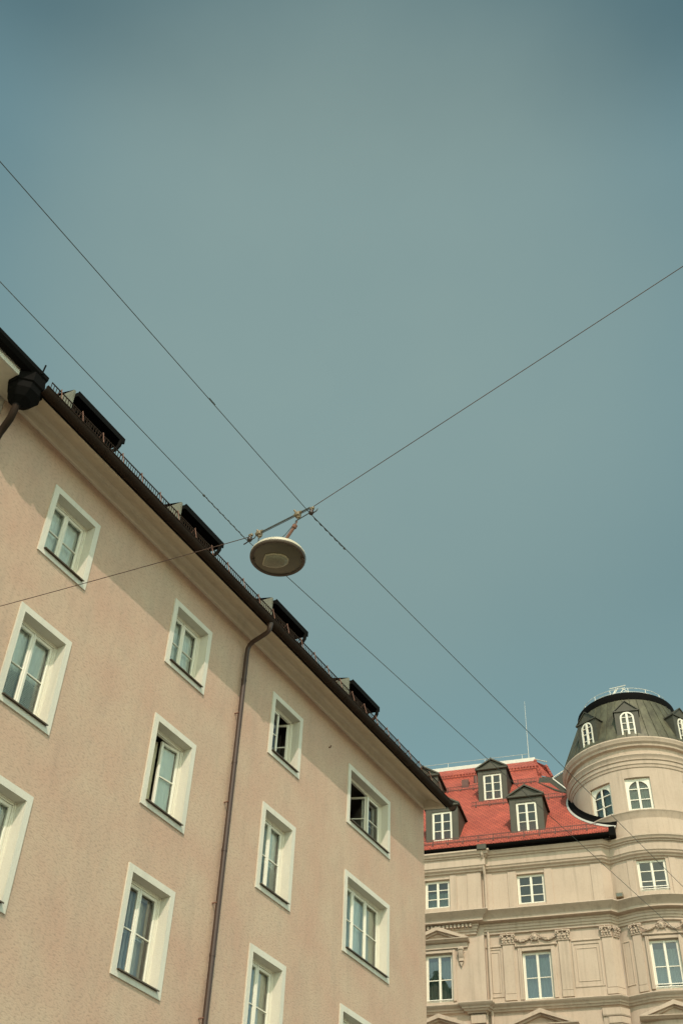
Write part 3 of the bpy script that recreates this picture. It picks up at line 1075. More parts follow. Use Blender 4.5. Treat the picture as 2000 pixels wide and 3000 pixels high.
palace_window(*A_L, PJ + .13, (.34, .68), curt=.62)
palace_window(*A_M, .13, (.30, .66))
palace_window(*B_L, PJ + .13, (.47,), guard=1, curt=.9)
palace_window(*B_M, .13, (.46,), curt=.9)
for c, h, b, t in LOW:
    hw = TR * math.sin(rad(h)) - .002
    y = -TR * math.cos(rad(h)) + .10
    if b > 19:
        palace_window(-hw, hw, b, t, y, (.32, .66), tow(c), guard=2)
    else:
        palace_window(-hw, hw, b, t, y, (.46,), tow(c), guard=2, curt=.85)


def arch_pts(x0, x1, zs, zt, n=14):
    xm, rx, rzz = (x0 + x1) / 2, (x1 - x0) / 2, zt - zs
    return [(xm - rx * math.cos(math.pi * k / n), zs + rzz * math.sin(math.pi * k / n)) for k in range(n + 1)]


def arched_panel(mb, X0, X1, Z0, Z1, x0, x1, zs, zt, y, t):
    """rectangular board with an arch-headed opening"""
    mb.box(X0, x0, y, y + t, Z0, Z1)
    mb.box(x1, X1, y, y + t, Z0, Z1)
    a = arch_pts(x0, x1, zs, zt)
    for p, q in zip(a, a[1:]):
        mb.quad((p[0], y, p[1]), (q[0], y, q[1]), (q[0], y, Z1), (p[0], y, Z1))
        mb.quad((p[0], y, p[1]), (p[0], y + t, p[1]), (q[0], y + t, q[1]), (q[0], y, q[1]))


for c, h, b, t in UPW:
    T = tow(c)
    hw = TR * math.sin(rad(h)) - .002
    y = -TR * math.cos(rad(h)) + .09
    mb = MB(T)
    x0, x1 = -hw + .12, hw - .10
    arched_panel(mb, -hw, hw, b, t, x0, x1, t - .50, t - .12, y, .06)
    mb.bevbox(-.045, .045, y - .02, y - .001, b + .01, t - .12, .01)
    for q in (.07, .40, .78):
        z = b + (t - .12 - b) * q * .95
        mb.box(x0, -.046, y + .01, y + .04, z - .018, z + .018)
        mb.box(.046, x1, y + .01, y + .04, z - .018, z + .018)
    mb.box(x0 - .02, x1 + .02, y - .01, y - .001, b, b + .05)
    w = mb.build('window', 'paint', pal)
    mb = MB(T); pane(mb, x0 - .01, x1 + .01, b + .01, t - .08, y + .05); mb.build('pane', 'glassd', w)
    mb = MB(T); room_box(mb, -hw + .01, hw - .01, b + .01, t - .01, y + .062); mb.build('room_interior', 'room', w)
    mb = MB(T); drape(mb, x0, x1, b + .05, t - .25, y + .16, .02, .12); mb.build('curtain', 'voile', w)


# ---- wall relief
def frame_ring(mb, x0, x1, z0, z1, w, y0, y1):
    mb.bevbox(x0, x0 + w, y0, y1, z0, z1, .012)
    mb.bevbox(x1 - w, x1, y0, y1, z0, z1, .012)
    mb.bevbox(x0 + w, x1 - w, y0 + .002, y1, z1 - w, z1, .012)
    mb.bevbox(x0 + w, x1 - w, y0 + .002, y1, z0, z0 + w, .012)


def curl(mb, c, r, t, turns=1.4, flip=1, n=16):
    pts = []
    for i in range(n + 1):
        a = i / n * turns * 2 * math.pi
        q = r * (1 - .72 * i / n)
        pts.append((c[0] + flip * q * math.cos(a), c[1], c[2] + q * math.sin(a)))
    mb.tube(pts, [t * (1 - .4 * i / n) for i in range(n + 1)], 5)


def capital(mb, x0, x1, z0, z1, y):
    w, h = x1 - x0, z1 - z0
    mb.bevbox(x0 + w * .07, x1 - w * .07, y - .05, y + .02, z0, z1 - h * .2, .02)
    mb.bevbox(x0 - .02, x1 + .02, y - .12, y + .02, z1 - h * .17, z1, .02)
    mb.bevbox(x0, x1, y - .065, y + .02, z0 - .035, z0 + .005, .01)
    for row, (zz, k) in enumerate(((z0 + h * .2, 4), (z0 + h * .48, 3))):
        for i in range(k):
            x = x0 + w * (i + .5) / k
            mb.ell((x, y - .07 - .015 * row, zz), w * .09, .035, h * .2, 7, 5)
            mb.ell((x, y - .115 - .015 * row, zz + h * .16), w * .075, .028, .03, 6, 4)
    for s in (0, 1):
        xc = x0 + .035 if s == 0 else x1 - .035
        curl(mb, (xc, y - .12, z1 - h * .30), .065, .022, 1.4, 1 if s == 0 else -1)
    mb.ell(((x0 + x1) / 2, y - .14, z1 - h * .12), .04, .035, .045, 7, 5)


def garland(mb, x0, x1, z0, z1, drop, y, r=.038):
    n = 15
    for i in range(n + 1):
        f = i / n
        x = x0 + (x1 - x0) * f
        z = z0 + (z1 - z0) * f - drop * 4 * f * (1 - f)
        q = r * (.75 + .6 * math.sin(math.pi * f))
        mb.ell((x, y - .05, z), q * 1.05, q, q, 7, 5)
        for k in range(3):
            mb.ell((x + rnd.uniform(-.03, .03), y - .06 - rnd.uniform(0, .035), z + rnd.uniform(-q, q)), q * .5, q * .5, q * .5, 6, 4)


def cartouche(mb, x, z, y, s=1.0):
    mb.ell((x, y - .06, z - .02 * s), .10 * s, .07, .13 * s, 10, 6)
    mb.ell((x, y - .12, z), .05 * s, .04, .07 * s, 8, 5)
    for k in range(7):
        a = rad(20 + 140 * k / 6)
        mb.tube([(x, y - .05, z + .02), (x + .15 * s * math.cos(a), y - .08, z + .05 + .12 * s * math.sin(a))], [.018, .026], 5)
    for f in (1, -1):
        curl(mb, (x + f * .12 * s, y - .07, z - .06 * s), .07 * s, .022, 1.3, f)
        mb.tube([(x + f * .08, y - .05, z - .08), (x + f * .17 * s, y - .04, z - .19 * s)], [.024, .010], 5)


def pilaster(x0, x1, y, T=None, cap=True):
    mb = MB(T)
    mb.bevbox(x0, x1, y - .055, y + .01, 16.66, 18.46, .012)
    mb.bevbox(x0 - .012, x1 + .012, y - .062, y + .01, 16.42, 16.655, .012)
    p = mb.build('pilaster', 'stone', pal)
    if cap:
        mb = MB(T)
        capital(mb, x0 - .05, x1 + .05, 18.49, 18.835, y - .03)
        mb.build('capital', 'stone', p, 50)
    return p


pilaster(-3.76, -3.34, 0)
pilaster(-1.68, -1.27, 0)
# corner pilaster folds round the splayed corner
mb = MB()
mb.sweep([(-.07, 0), (.25, 0), (.50, .245)], [(0, 18.47), (.05, 18.46), (.05, 16.66), (0, 16.655)], True, True)
mb.sweep([(-.085, 0), (.25, 0), (.505, .25)], [(0, 16.652), (.06, 16.64), (.06, 16.42), (0, 16.41)], True, True)
cp = mb.build('pilaster', 'stone', pal)
mb = MB()
capital(mb, -.10, .30, 18.49, 18.835, -.03)
c45, s45 = math.cos(rad(45)), math.sin(rad(45))
mb.T = lambda p: (.27 + p[0] * c45 - p[1] * s45, .0 + p[0] * s45 + p[1] * c45, p[2])
capital(mb, .05, .33, 18.49, 18.835, -.03)
mb.build('capital', 'stone', cp, 50)
# pilasters on the bay
for a, hw in ((-16.3, .165), (22.3, .165)):
    pilaster(-hw, hw, -TR * math.cos(rad(3.5)), tow(a))
mb = MB(tow(-25.6))
yy = -TR * .9985
frame_ring(mb, -.17, .17, 16.72, 18.32, .045, yy - .03, yy + .03)
mb.build('wall_panel', 'stone', pal)
# framed wall panels between the pilasters
mb = MB()
frame_ring(mb, -1.20, -.13, 16.72, 18.34, .075, -.03, .01)
frame_ring(mb, -1.06, -.27, 16.92, 18.14, .035, -.022, .01)
mb.build('wall_panel', 'stone', pal)
mb = MB()
frame_ring(mb, -4.33, -3.80, 16.56, 18.36, .06, -.03, .01)
frame_ring(mb, -4.22, -3.91, 16.72, 18.22, .03, -.022, .01)
mb.build('wall_panel', 'stone', pal)
# impost band between capitals
for x0, x1 in ((-4.40, -3.83), (-1.20, -.14)):
    mb = MB()
    mb.bevbox(x0, x1, -.045, .01, 18.395, 18.46, .015)
    mb.build('impost_band', 'stone', pal)


def architrave(mb, x0, x1, z0, z1, w, y):
    mb.bevbox(x0 - w, x0, y - .045, y + .01, z0, z1 + w, .015)
    mb.bevbox(x1, x1 + w, y - .045, y + .01, z0, z1 + w, .015)
    mb.bevbox(x0, x1, y - .043, y + .01, z1, z1 + w, .015)
    mb.bevbox(x0 - w * .5, x0 - .004, y - .06, y - .046, z0, z1 + w * .5, .006)
    mb.bevbox(x1 + .004, x1 + w * .5, y - .06, y - .046, z0, z1 + w * .5, .006)


mb = MB(); architrave(mb, B_M[0], B_M[1], B_M[2], B_M[3], .15, 0)
mb.bevbox(B_M[0] - .24, B_M[1] + .24, -.10, .01, 18.325, 18.385, .025)
ar = mb.build('architrave', 'stone', pal)
mb = MB()
garland(mb, -3.30, -2.68, 18.68, 18.70, .14, -.02)
mb.build('garland', 'stone', pal, 60)
mb = MB()
garland(mb, -2.36, -1.72, 18.70, 18.68, .14, -.02)
mb.build('garland', 'stone', pal, 60)
mb = MB(); cartouche(mb, -2.52, 18.66, -.02, .95); mb.build('cartouche', 'stone', pal, 60)
T3 = tow(3.0)
hwB = TR * math.sin(rad(10.9))
yB = -TR * math.cos(rad(9))
mb = MB(T3); architrave(mb, -hwB, hwB, 16.45, 18.22, .13, yB)
mb.bevbox(-hwB - .2, hwB + .2, yB - .10, yB + .06, 18.36, 18.42, .025)
mb.build('architrave', 'stone', pal)
mb = MB(T3)
garland(mb, -.76, -.16, 18.70, 18.74, .14, yB - .02)
mb.build('garland', 'stone', pal, 60)
mb = MB(T3)
garland(mb, .16, .76, 18.74, 18.70, .14, yB - .02)
mb.build('garland', 'stone', pal, 60)
mb = MB(T3); cartouche(mb, 0, 18.70, yB - .03, .95); mb.build('cartouche', 'stone', pal, 60)

# attic lesenes
for x0, x1 in ((-3.40, -3.06), (-1.97, -1.66), (-.18, .245), (-4.41, -4.02)):
    mb = MB()
    mb.bevbox(x0, x1, -.03, .01, 19.70, 21.34, .01)
    mb.build('lesene', 'stone', pal)
for x0, x1 in ((-5.67, -5.40), (-4.98, -4.425)):
    mb = MB()
    mb.bevbox(x0, x1, PJ - .03, PJ + .01, 19.70, 21.34, .01)
    mb.build('lesene', 'stone', pal)
mb = MB(tow(-13.2)); mb.bevbox(-.13, .13, -TR * .9985 - .03, -TR + .03, 19.70, 21.34, .01); mb.build('lesene', 'stone', pal)
mb = MB(tow(19.5)); mb.bevbox(-.13, .13, -TR * .9985 - .03, -TR + .03, 19.70, 21.34, .01); mb.build('lesene', 'stone', pal)


def pediment(xc, hw, zb, zp, y, proj=.32, T=None):
    """triangular gable over a window: entablature, raking cornice and sunk tympanum"""
    mb = MB(T)
    th = .15
    mb.prism([(xc - hw + .1, zb), (xc + hw - .1, zb), (xc, zp - th * .9)], y - .06, y + .01)
    k = (zp - zb) / hw
    for s in (-1, 1):
        pts = [(xc + s * hw, zb), (xc, zp), (xc, zp - th), (xc + s * (hw - th / k * .75), zb)]
        mb.prism(pts if s < 0 else pts[::-1], y - proj, y + .01)
        q = [(xc + s * (hw - .07), zb + .0), (xc, zp - th + .02), (xc, zp - th - .05), (xc + s * (hw - th / k - .12), zb)]
        mb.prism(q if s < 0 else q[::-1], y - proj * .62, y + .01)
    mb.extrude_x([(y + .01, zb), (y - proj, zb), (y - proj + .01, zb - .035), (y - proj * .8, zb - .06), (y - proj * .62, zb - .10), (y - .12, zb - .115), (y + .01, zb - .12)], xc - hw, xc + hw)
    return mb.build('pediment', 'stone', pal)


pediment(-6.17, 1.20, 18.72, 19.20, PJ)
mb = MB()
architrave(mb, B_L[0], B_L[1], B_L[2], B_L[3], .12, PJ)
mb.bevbox(-7.3, -5.05, PJ - .09, PJ + .01, 18.40, 18.60, .01)
mb.build('architrave', 'stone', pal)


def console(x):
    mb = MB()
    mb.bevbox(x - .10, x + .10, PJ - .26, PJ + .01, 18.27, 18.395, .03)
    mb.extrude_x([(PJ, 18.27), (PJ - .22, 18.27), (PJ - .20, 18.15), (PJ - .10, 18.0), (PJ - .12, 17.9), (PJ, 17.86)], x - .085, x + .085)
    for f in (-1, 1):
        curl(mb, (x + f * .095, PJ - .14, 18.19), .05, .02, 1.3, f)
    mb.prism([(x - .07, 17.86), (x + .07, 17.86), (x, 17.70)], PJ - .09, PJ + .01)
    mb.build('console', 'stone', pal, 40)


console(-5.30)
console(-7.05)
pediment(-2.51, 1.32, 15.48, 16.0, 0, .34)
pediment(-6.17, 1.36, 15.48, 15.98, PJ, .34)
pediment(0, 1.22, 15.52, 16.0, -TR * .95, .36, T3)
# capitals of the storey below, just under the string course
mb = MB()
mb.bevbox(-5.02, -4.48, PJ - .12, PJ + .01, 15.62, 15.93, .012)
mb.bevbox(-4.96, -4.54, PJ - .08, PJ + .01, 13.0, 15.60, .012)
mb.build('pilaster', 'stone', pal)
mb = MB()
mb.sweep([(-.34, 0), (.25, 0), (.50, .245)], [(0, 15.93), (.13, 15.92), (.13, 15.70), (.11, 15.66), (.06, 15.65), (.06, 13.0), (0, 13.0)], True, True)
mb.sweep([(-.16, 0), (.25, 0), (.50, .245)], [(0, 15.64), (.10, 15.635), (.10, 15.42), (.075, 15.41), (0, 15.40)], True, True)
mb.build('pilaster', 'stone', pal)

# ---- roof
E_N, E_Z = .50, 22.32
zr = lambda n: E_Z + (E_N - n)             # 45 degree roof, n = distance in front of the facade plane
rp = lambda s, n, d=0: (s, -n, zr(n) + d)
mb = MB()
mb.poly([rp(-14, .5), rp(.88, .5), rp(.88, -2.66), rp(-1.0, -3.6), rp(-1.25, -3.72), rp(-2.44, -5.95), rp(-2.86, -7.92), rp(-14, -7.92)])
mb.poly([rp(-14, -7.92), rp(-2.86, -7.92), (-2.86, 16, 22.7), (-14, 16, 22.7)])
A_ = (-2.86, 7.92, zr(-7.92)); E1 = (-2.44, 5.93, zr(-5.93) + .02); E2 = (-1.88, 6.0, 28.62); S_ = (-2.22, 6.9, 29.80)
mb.poly([A_, E1, E2, S_])
mb.poly([A_, S_, E2, (-1.5, 9, 28.3)])
# tile ends along the eave
x = -13.9
while x < .86:
    mb.tube([(x, -.54, zr(.5) - .02), (x, -.30, zr(.30) + .012)], [.052, .045], 6)
    x += .115
# ridge and hip tiles, and the lapped course below the ridge
for a, b, r in ((A_, E1, .09), (S_, E2, .07)):
    a, b = Vector(a), Vector(b)
    n = max(3, int((b - a).length / .28))
    for k in range(n):
        p, q = a.lerp(b, k / n), a.lerp(b, (k + 1) / n)
        mb.tube([p + Vector((0, 0, .02)), q + Vector((0, 0, .03))], [r * .85, r], 7)
mb.sweep([(-14, 6.75), (-2.62, 6.75)], [(0.0, zr(-6.75) + .20), (.03, zr(-6.75) + .17), (.03, zr(-6.75) + .09), (-.04, zr(-6.75))])
mb.quad((-14, 6.75, zr(-6.75) + .20), (-2.62, 6.75, zr(-6.75) + .20), (-2.85, 7.9, zr(-7.9) + .04), (-14, 7.9, zr(-7.9) + .04))
x = -13.9
while x < -2.6:
    mb.tube([(x, 6.70, zr(-6.75) + .155), (x, 6.85, zr(-6.85) + .20)], .05, 6)
    x += .15
roof = mb.build('roof', 'tile', pal, 40)
mb = MB()
mb.box(-14, -2.84, 7.86, 8.2, zr(-7.92) - .05, zr(-7.92) + .18)
mb.build('ridge_cap', 'flash', pal)
mb = MB()
mb.tube([(-14, 8.1, zr(-7.92) + .55), (-3.2, 8.1, zr(-7.92) + .55)], .012, 5)
x = -13
while x < -3:
    mb.tube([(x, 8.1, zr(-7.92) + .2), (x, 8.1, zr(-7.92) + .55)], .014, 5); x += 1.9
mb.tube([(-2.86, 7.95, zr(-7.92) + .12), (-2.2, 7.2, zr(-7.92) - .55)], .03, 5)
mb.build('ridge_rail', 'flash', pal)
mb = MB()
mb.tube([(-3.17, 8.1, zr(-7.92) + .1), (-3.16, 8.1, 32.4), (-3.14, 8.1, 34.4)], [.019, .014, .007], 6)
mb.build('lightning_rod', 'flash', pal)
mb = MB()
mb.box(-5.98 - .16, -5.98 + .16, 5.55, 5.95, zr(-5.7) - .2, zr(-5.7) + .28)
mb.tube([(-5.55, 6.0, zr(-6) - .1), (-5.55, 6.0, zr(-6) + .33)], .09, 8)
mb.build('roof_vent', 'guard', pal)
# shallow saddle dressed in sheet metal between roof and tower, with its slanting glass
mb = MB()
P1, P2, P3 = (-2.46, 5.14, 27.96), (-1.56, 3.93, 26.78), (-1.05, 3.55, 26.40)
Q1, Q2, Q3, Q4 = (-2.45, 5.55, 28.45), (-2.1, 5.45, 28.35), (-1.76, 5.0, 28.02), (-1.05, 4.5, 26.95)
mb.poly([P1, P2, P3, Q4]); mb.poly([P1, Q4, Q3]); mb.poly([P1, Q3, Q2, Q1])
mb.tube([P1, P2, P3], .03, 5)
mb.tube([(-2.44, 5.9, 28.66), (-1.86, 5.95, 28.52), (-1.76, 5.1, 28.04)], .045, 6)
sd = mb.build('metal_saddle', 'sheet', pal)
mb = MB(); mb.poly([(-1.74, 5.02, 28.0), (-.9, 4.4, 26.80), (-.9, 5.0, 28.48)]); mb.poly([(-1.74, 5.06, 28.0), (-.9, 5.04, 28.48), (-.9, 4.44, 26.80)]); mb.build('roof_glass', 'sheet', sd)
mb = MB(); mb.tube([(-1.78, 5.0, 28.03), (-.9, 4.98, 28.52)], .03, 5); mb.tube([(-1.76, 4.98, 27.98), (-.9, 4.36, 26.78)], .035, 5); mb.build('glass_frame', 'rail', sd)
# flashing and black valley gutter where the roof meets the round tower
mb = MB(); m2 = MB()
an = list(range(-118, -17, 3))
for a, b in zip(an, an[1:]):
    def pt(ang, r, d):
        s, y = tp(ang, r)
        return (s, y, zr(-y) + d)
    m2.quad(pt(a, TR + .003, .26), pt(b, TR + .003, .26), pt(b, TR + .03, .10), pt(a, TR + .03, .10))
    m2.quad(pt(a, TR + .03, .10), pt(b, TR + .03, .10), pt(b, TR + .19, .02), pt(a, TR + .19, .02))
    mb.quad(pt(a, TR + .19, .022), pt(b, TR + .19, .022), pt(b, TR + .20, .075), pt(a, TR + .20, .075))
    mb.quad(pt(a, TR + .20, .075), pt(b, TR + .20, .075), pt(b, TR + .27, .03), pt(a, TR + .27, .03))
m2.box(.74, .97, -.62, .02, 22.14, 22.50)
m2.build('valley_gutter', 'black', pal)
mb.build('flashing', 'flash', pal)
# eaves gutter
mb = MB()
def gprof(c, z, r):
    return [(c + r * math.cos(math.pi + math.pi * k / 8), z + r * math.sin(math.pi + math.pi * k / 8)) for k in range(9)] + [(c + r + .012, z + .015), (c + r - .012, z + .015)]
mb.sweep([(-14, 0), (-4.45, 0)], gprof(.57, 22.25, .085), True, True)
mb.sweep([(-4.05, 0), (.74, 0)], gprof(.57, 22.24, .10), True, True)
mb.box(-14, .70, -.50, -.455, 22.10, 22.30)
mb.build('gutter', 'black', pal, 40)
mb = MB(); mb.bevbox(-4.44, -4.06, -.68, -.46, 22.06, 22.30, .02); mb.build('outlet_box', 'sheet', pal)
mb = MB()
mb.tube([(-4.27, -.55, 22.08), (-4.27, -.54, 21.92), (-4.27, -.36, 21.80), (-4.27, -.34, 21.5), (-4.27, -.12, 21.25), (-4.27, -.09, 21.1), (-4.27, -.09, 0.3)], .055, 10)
mb.build('downpipe', 'stone', pal, 45)


# snow guards on the tiles
def guard_row(runs, n):
    for s0, s1 in runs:
        mb = MB()
        z = zr(n)
        lo, hi = .07, .24
        for h in (lo, hi):
            mb.box(s0, s1, -n - .008, -n + .008, z + h - .012, z + h + .012)
        s = s0
        while s < s1:
            mb.box(s, s + .014, -n - .006, -n + .006, z + .02, z + hi - .013)
            s += .075
        s = s0 + .2
        while s < s1:
            mb.box(s - .025, s + .025, -n - .10, -n + .02, z - .07, z + .03)
            mb.box(s - .012, s + .012, -n + .009, -n + .022, z - .0, z + hi + .03)
            s += .62
        mb.build('snow_guard', 'guard', pal)


guard_row([(-9.0, .28)], .12)
guard_row([(-5.28, -3.40), (-2.05, -1.18)], -3.2)
guard_row([(-6.95, -5.2), (-3.62, -2.55)], -5.2)


# gabled dormers
def gabled_dormer(c, n, hw=.69):
    y = -n
    zb = zr(n) - .02
    ze, zp = zb + 1.54, zb + 2.10
    back = 3.4
    wx0, wx1, wz0, wz1 = c - .42, c + .42, zb + .02, zb + 1.34
    mb = MB()
    # front: two jambs and lintel
    mb.bevbox(c - hw, wx0, y, y + .12, zb - .25, ze, .012)
    mb.bevbox(wx1, c + hw, y, y + .12, zb - .25, ze, .012)
    mb.box(wx0, wx1, y + .004, y + .12, wz1, ze)
    mb.box(wx0, wx1, y + .004, y + .12, zb - .25, wz0)
    d = mb.build('dormer', 'sheet', pal)
    for s in (-1, 1):
        mb = MB()
        x = c + s * hw
        mb.add([(x, y + .12, zb - .25), (x, y + .12, ze), (x, y + back, ze), (x - s * .04, y + .12, zb - .25), (x - s * .04, y + .12, ze), (x - s * .04, y + back, ze)],
               [(0, 1, 2), (3, 5, 4), (0, 3, 4, 1), (1, 4, 5, 2), (0, 2, 5, 3)])
        mb.build('cheek', 'sheet', d)
    # gabled roof with pediment
    ov = .07
    mb = MB()
    mb.prism([(c - hw - .02, ze + .11), (c + hw + .02, ze + .11), (c, zp - .10)], y - .03, y + .10)
    mb.bevbox(c - hw - ov, c + hw + ov, y - .10, y + .12, ze - .01, ze + .11, .03)
    for s in (-1, 1):
        x0, x1 = c + s * (hw + ov + .02), c
        pts = [(x0, y - .12, ze + .10), (x1, y - .12, zp), (x1, y + back, zp), (x0, y + back, ze + .10)]
        lo = [(p[0], p[1], p[2] - .07) for p in pts]
        mb.add(pts + lo, [(0, 1, 2, 3), (7, 6, 5, 4), (0, 4, 5, 1), (0, 3, 7, 4), (1, 5, 6, 2), (3, 2, 6, 7)])
    mb.tube([(c, y - .12, zp + .01), (c, y + back, zp + .01)], .025, 5)
    mb.build('dormer_roof', 'sheet', d)
    w = palace_window(wx0, wx1, wz0, wz1, y + .05, (.345, .67), None, parent=d, fw=.04)


gabled_dormer(-2.48, -.28)
gabled_dormer(-6.00, -.22)
gabled_dormer(-4.38, -3.78, .67)
gabled_dormer(-7.58, -3.80, .67)

# ---- tower dome
DZ0, DZ1, DR0, DR1 = 26.46, 28.97, 3.05, 2.03
mb = MB()
mb.lathe([(DR0, DZ0 - .02), (DR0, DZ0), (2.72, 27.30), (2.42, 28.05), (DR1 + .02, DZ1)], (CX, CY, 0), 72)
dr = lambda z: DR0 + (DR1 - DR0) * (z - DZ0) / (DZ1 - DZ0)
for k in range(44):
    a = 360 / 44 * k
    pts = [(DR0, DZ0), (2.72, 27.30), (2.42, 28.05), (DR1 + .02, DZ1)]
    mb.tube([tp(a, r + .005, z) for r, z in pts], .016, 4)
mb.build('tower_roof', 'patina', pal, 25)
mb = MB()
mb.lathe([(1.9, 28.86), (2.06, 28.84), (2.10, 28.88), (2.13, 29.02), (2.12, 29.20), (2.06, 29.26), (1.8, 29.27), (0.02, 29.6)], (CX, CY, 0), 72)  # black band made taller to stand for the shadow beneath the rim
mb.build('roof_collar', 'black', pal, 30)
mb = MB()
rr = 1.86
for z in (29.42, 29.60):
    mb.tube([tp(a, rr, z) for a in range(0, 361, 6)], .011, 5)
for a in range(10, 370, 24):
    mb.tube([tp(a, rr, 29.25), tp(a, rr, 29.60)], .013, 5)
for a, b in ((-12, -3), (12, 3), (-12, -6), (-2, 6)):
    mb.tube([tp(a, 1.9, 29.26), tp(b, 1.7, 29.74)], .02, 5)
mb.tube([tp(-14, 1.85, 29.70), tp(8, 1.85, 29.76)], .02, 5)
mb.build('roof_railing', 'rail', pal)


def dome_dormer(phi):
    T = tow(phi)
    y = -2.95
    zb, ze, zp, hw = 26.50, 27.76, 28.26, .49
    x0, x1 = -.275, .275
    mb = MB(T)
    arched_panel(mb, -hw, hw, zb, ze, x0, x1, 27.42, 27.70, y, .06)
    d = mb.build('dormer', 'sheet', pal)
    for s in (-1, 1):
        mb = MB(T); mb.box(s * hw, s * (hw - .03), y + .06, y + 1.3, zb - .1, ze); mb.build('cheek', 'sheet', d)
    mb = MB(T)
    mb.prism([(-hw, ze + .001), (hw, ze + .001), (0, zp - .03)], y, y + .06)
    for s in (-1, 1):
        pts = [(s * (hw + .05), y - .05, ze), (0, y - .05, zp), (0, y + 1.6, zp), (s * (hw + .05), y + 1.6, ze)]
        lo = [(p[0], p[1], p[2] - .035) for p in pts]
        mb.add(pts + lo, [(0, 1, 2, 3), (7, 6, 5, 4), (0, 4, 5, 1), (0, 3, 7, 4), (1, 5, 6, 2), (3, 2, 6, 7)])
    mb.box(-hw - .05, hw + .05, y - .05, y - .002, ze - .03, ze + .02)
    mb.build('dormer_roof', 'sheet', d)
    mb = MB(T)
    a_o = arch_pts(x0 - .01, x1 + .01, 27.42, 27.71)
    a_i = arch_pts(x0 + .055, x1 - .055, 27.42, 27.645)
    for i in range(len(a_o) - 1):
        mb.quad((a_i[i][0], y - .02, a_i[i][1]), (a_i[i + 1][0], y - .02, a_i[i + 1][1]), (a_o[i + 1][0], y - .02, a_o[i + 1][1]), (a_o[i][0], y - .02, a_o[i][1]))
        mb.quad((a_i[i][0], y - .02, a_i[i][1]), (a_i[i][0], y + .05, a_i[i][1]), (a_i[i + 1][0], y + .05, a_i[i + 1][1]), (a_i[i + 1][0], y - .02, a_i[i + 1][1]))
    mb.box(x0 - .01, x0 + .055, y - .02, y + .05, zb + .02, 27.42)
    mb.box(x1 - .055, x1 + .01, y - .02, y + .05, zb + .02, 27.42)
    mb.box(x0 + .055, x1 - .055, y - .018, y + .05, zb + .02, zb + .09)
    mb.bevbox(-.05, .05, y - .03, y + .05, zb + .09, 27.64, .012)
    for z in (26.86, 27.18, 27.45):
        mb.box(x0 + .056, -.051, y - .01, y + .04, z - .014, z + .014)
        mb.box(.051, x1 - .056, y - .01, y + .04, z - .014, z + .014)
    w = mb.build('window', 'paint', d)
    mb = MB(T)
    mb.poly([(x0 + .02, y + .03, zb + .04), (x1 - .02, y + .03, zb + .04)] + [(p[0], y + .03, p[1]) for p in reversed(arch_pts(x0 + .02, x1 - .02, 27.42, 27.68))])
    mb.build('pane', 'glassd', w)
    mb = MB(T); room_box(mb, x0, x1, zb + .02, 27.72, y + .065); mb.build('room_interior', 'room', w)


for a in (-32.8, 2.2, 50.5, 86):
    dome_dormer(a)

# ================================================================== HANGING STREET LAMP
LP = Vector((-4.962, 6.955, 8.842))
lamp = thing('street_lamp', 'round cream street lamp hanging from a span wire above the street', 'street lamp', LP)
def rl(x, y, z):
    return (x - LP.x, y - LP.y, z - LP.z)
mb = MB()
mb.lathe([(.272, .0), (.279, .012), (.278, .03), (.262, .055), (.225, .085), (.16, .112), (.09, .128), (.055, .133), (.05, .155), (0.001, .157)], (0, 0, 0), 56)
hs = mb.build('housing', 'lampbody', lamp, 40)
mb = MB()
mb.lathe([(.245, .002), (.246, -.008), (.255, -.016), (.272, -.016), (.281, -.006), (.282, .008), (.274, .012)], (0, 0, 0), 56)
for a in (25, 205):
    mb.box(.25 * math.cos(rad(a)) - .014, .25 * math.cos(rad(a)) + .014, .25 * math.sin(rad(a)) - .014, .25 * math.sin(rad(a)) + .014, -.026, -.016)
mb.build('rim', 'lamprim', lamp, 40)
mb = MB()
mb.lathe([(.246, -.004), (.18, -.016), (.10, -.022), (.001, -.024)], (0, 0, 0), 48)
mb.build('cover', 'lampglass', lamp, 60)
# prismatic lens under the bulb
mb = MB(); m2 = MB()
# lens outline in plan (x along the span, y across the street's length)
out = [(-.165, -.010), (-.125, .050), (-.070, .088), (.000, .100), (.060, .085), (.098, .040), (.100, -.010), (.070, -.060), (.010, -.098), (-.060, -.118), (-.110, -.075)]
n = len(out)
cx_, cy_ = -.03, 0
lv = [(1.0, -.020), (.93, -.040), (.74, -.054), (.40, -.062)]
vs = [(cx_ + (x - cx_) * k, cy_ + (y - cy_) * k, z) for k, z in lv for x, y in out]
fs = [(q * n + i, q * n + (i + 1) % n, (q + 1) * n + (i + 1) % n, (q + 1) * n + i) for q in range(3) for i in range(n)] + [tuple(range(3 * n, 4 * n))]
mb.add(vs, fs)
ln = mb.build('lens', 'lens', lamp, 60)
m2.tube([(x, y, -.026) for x, y in out + out[:1]], .0095, 5)
m2.build('lens_rim', 'lensrim', ln)
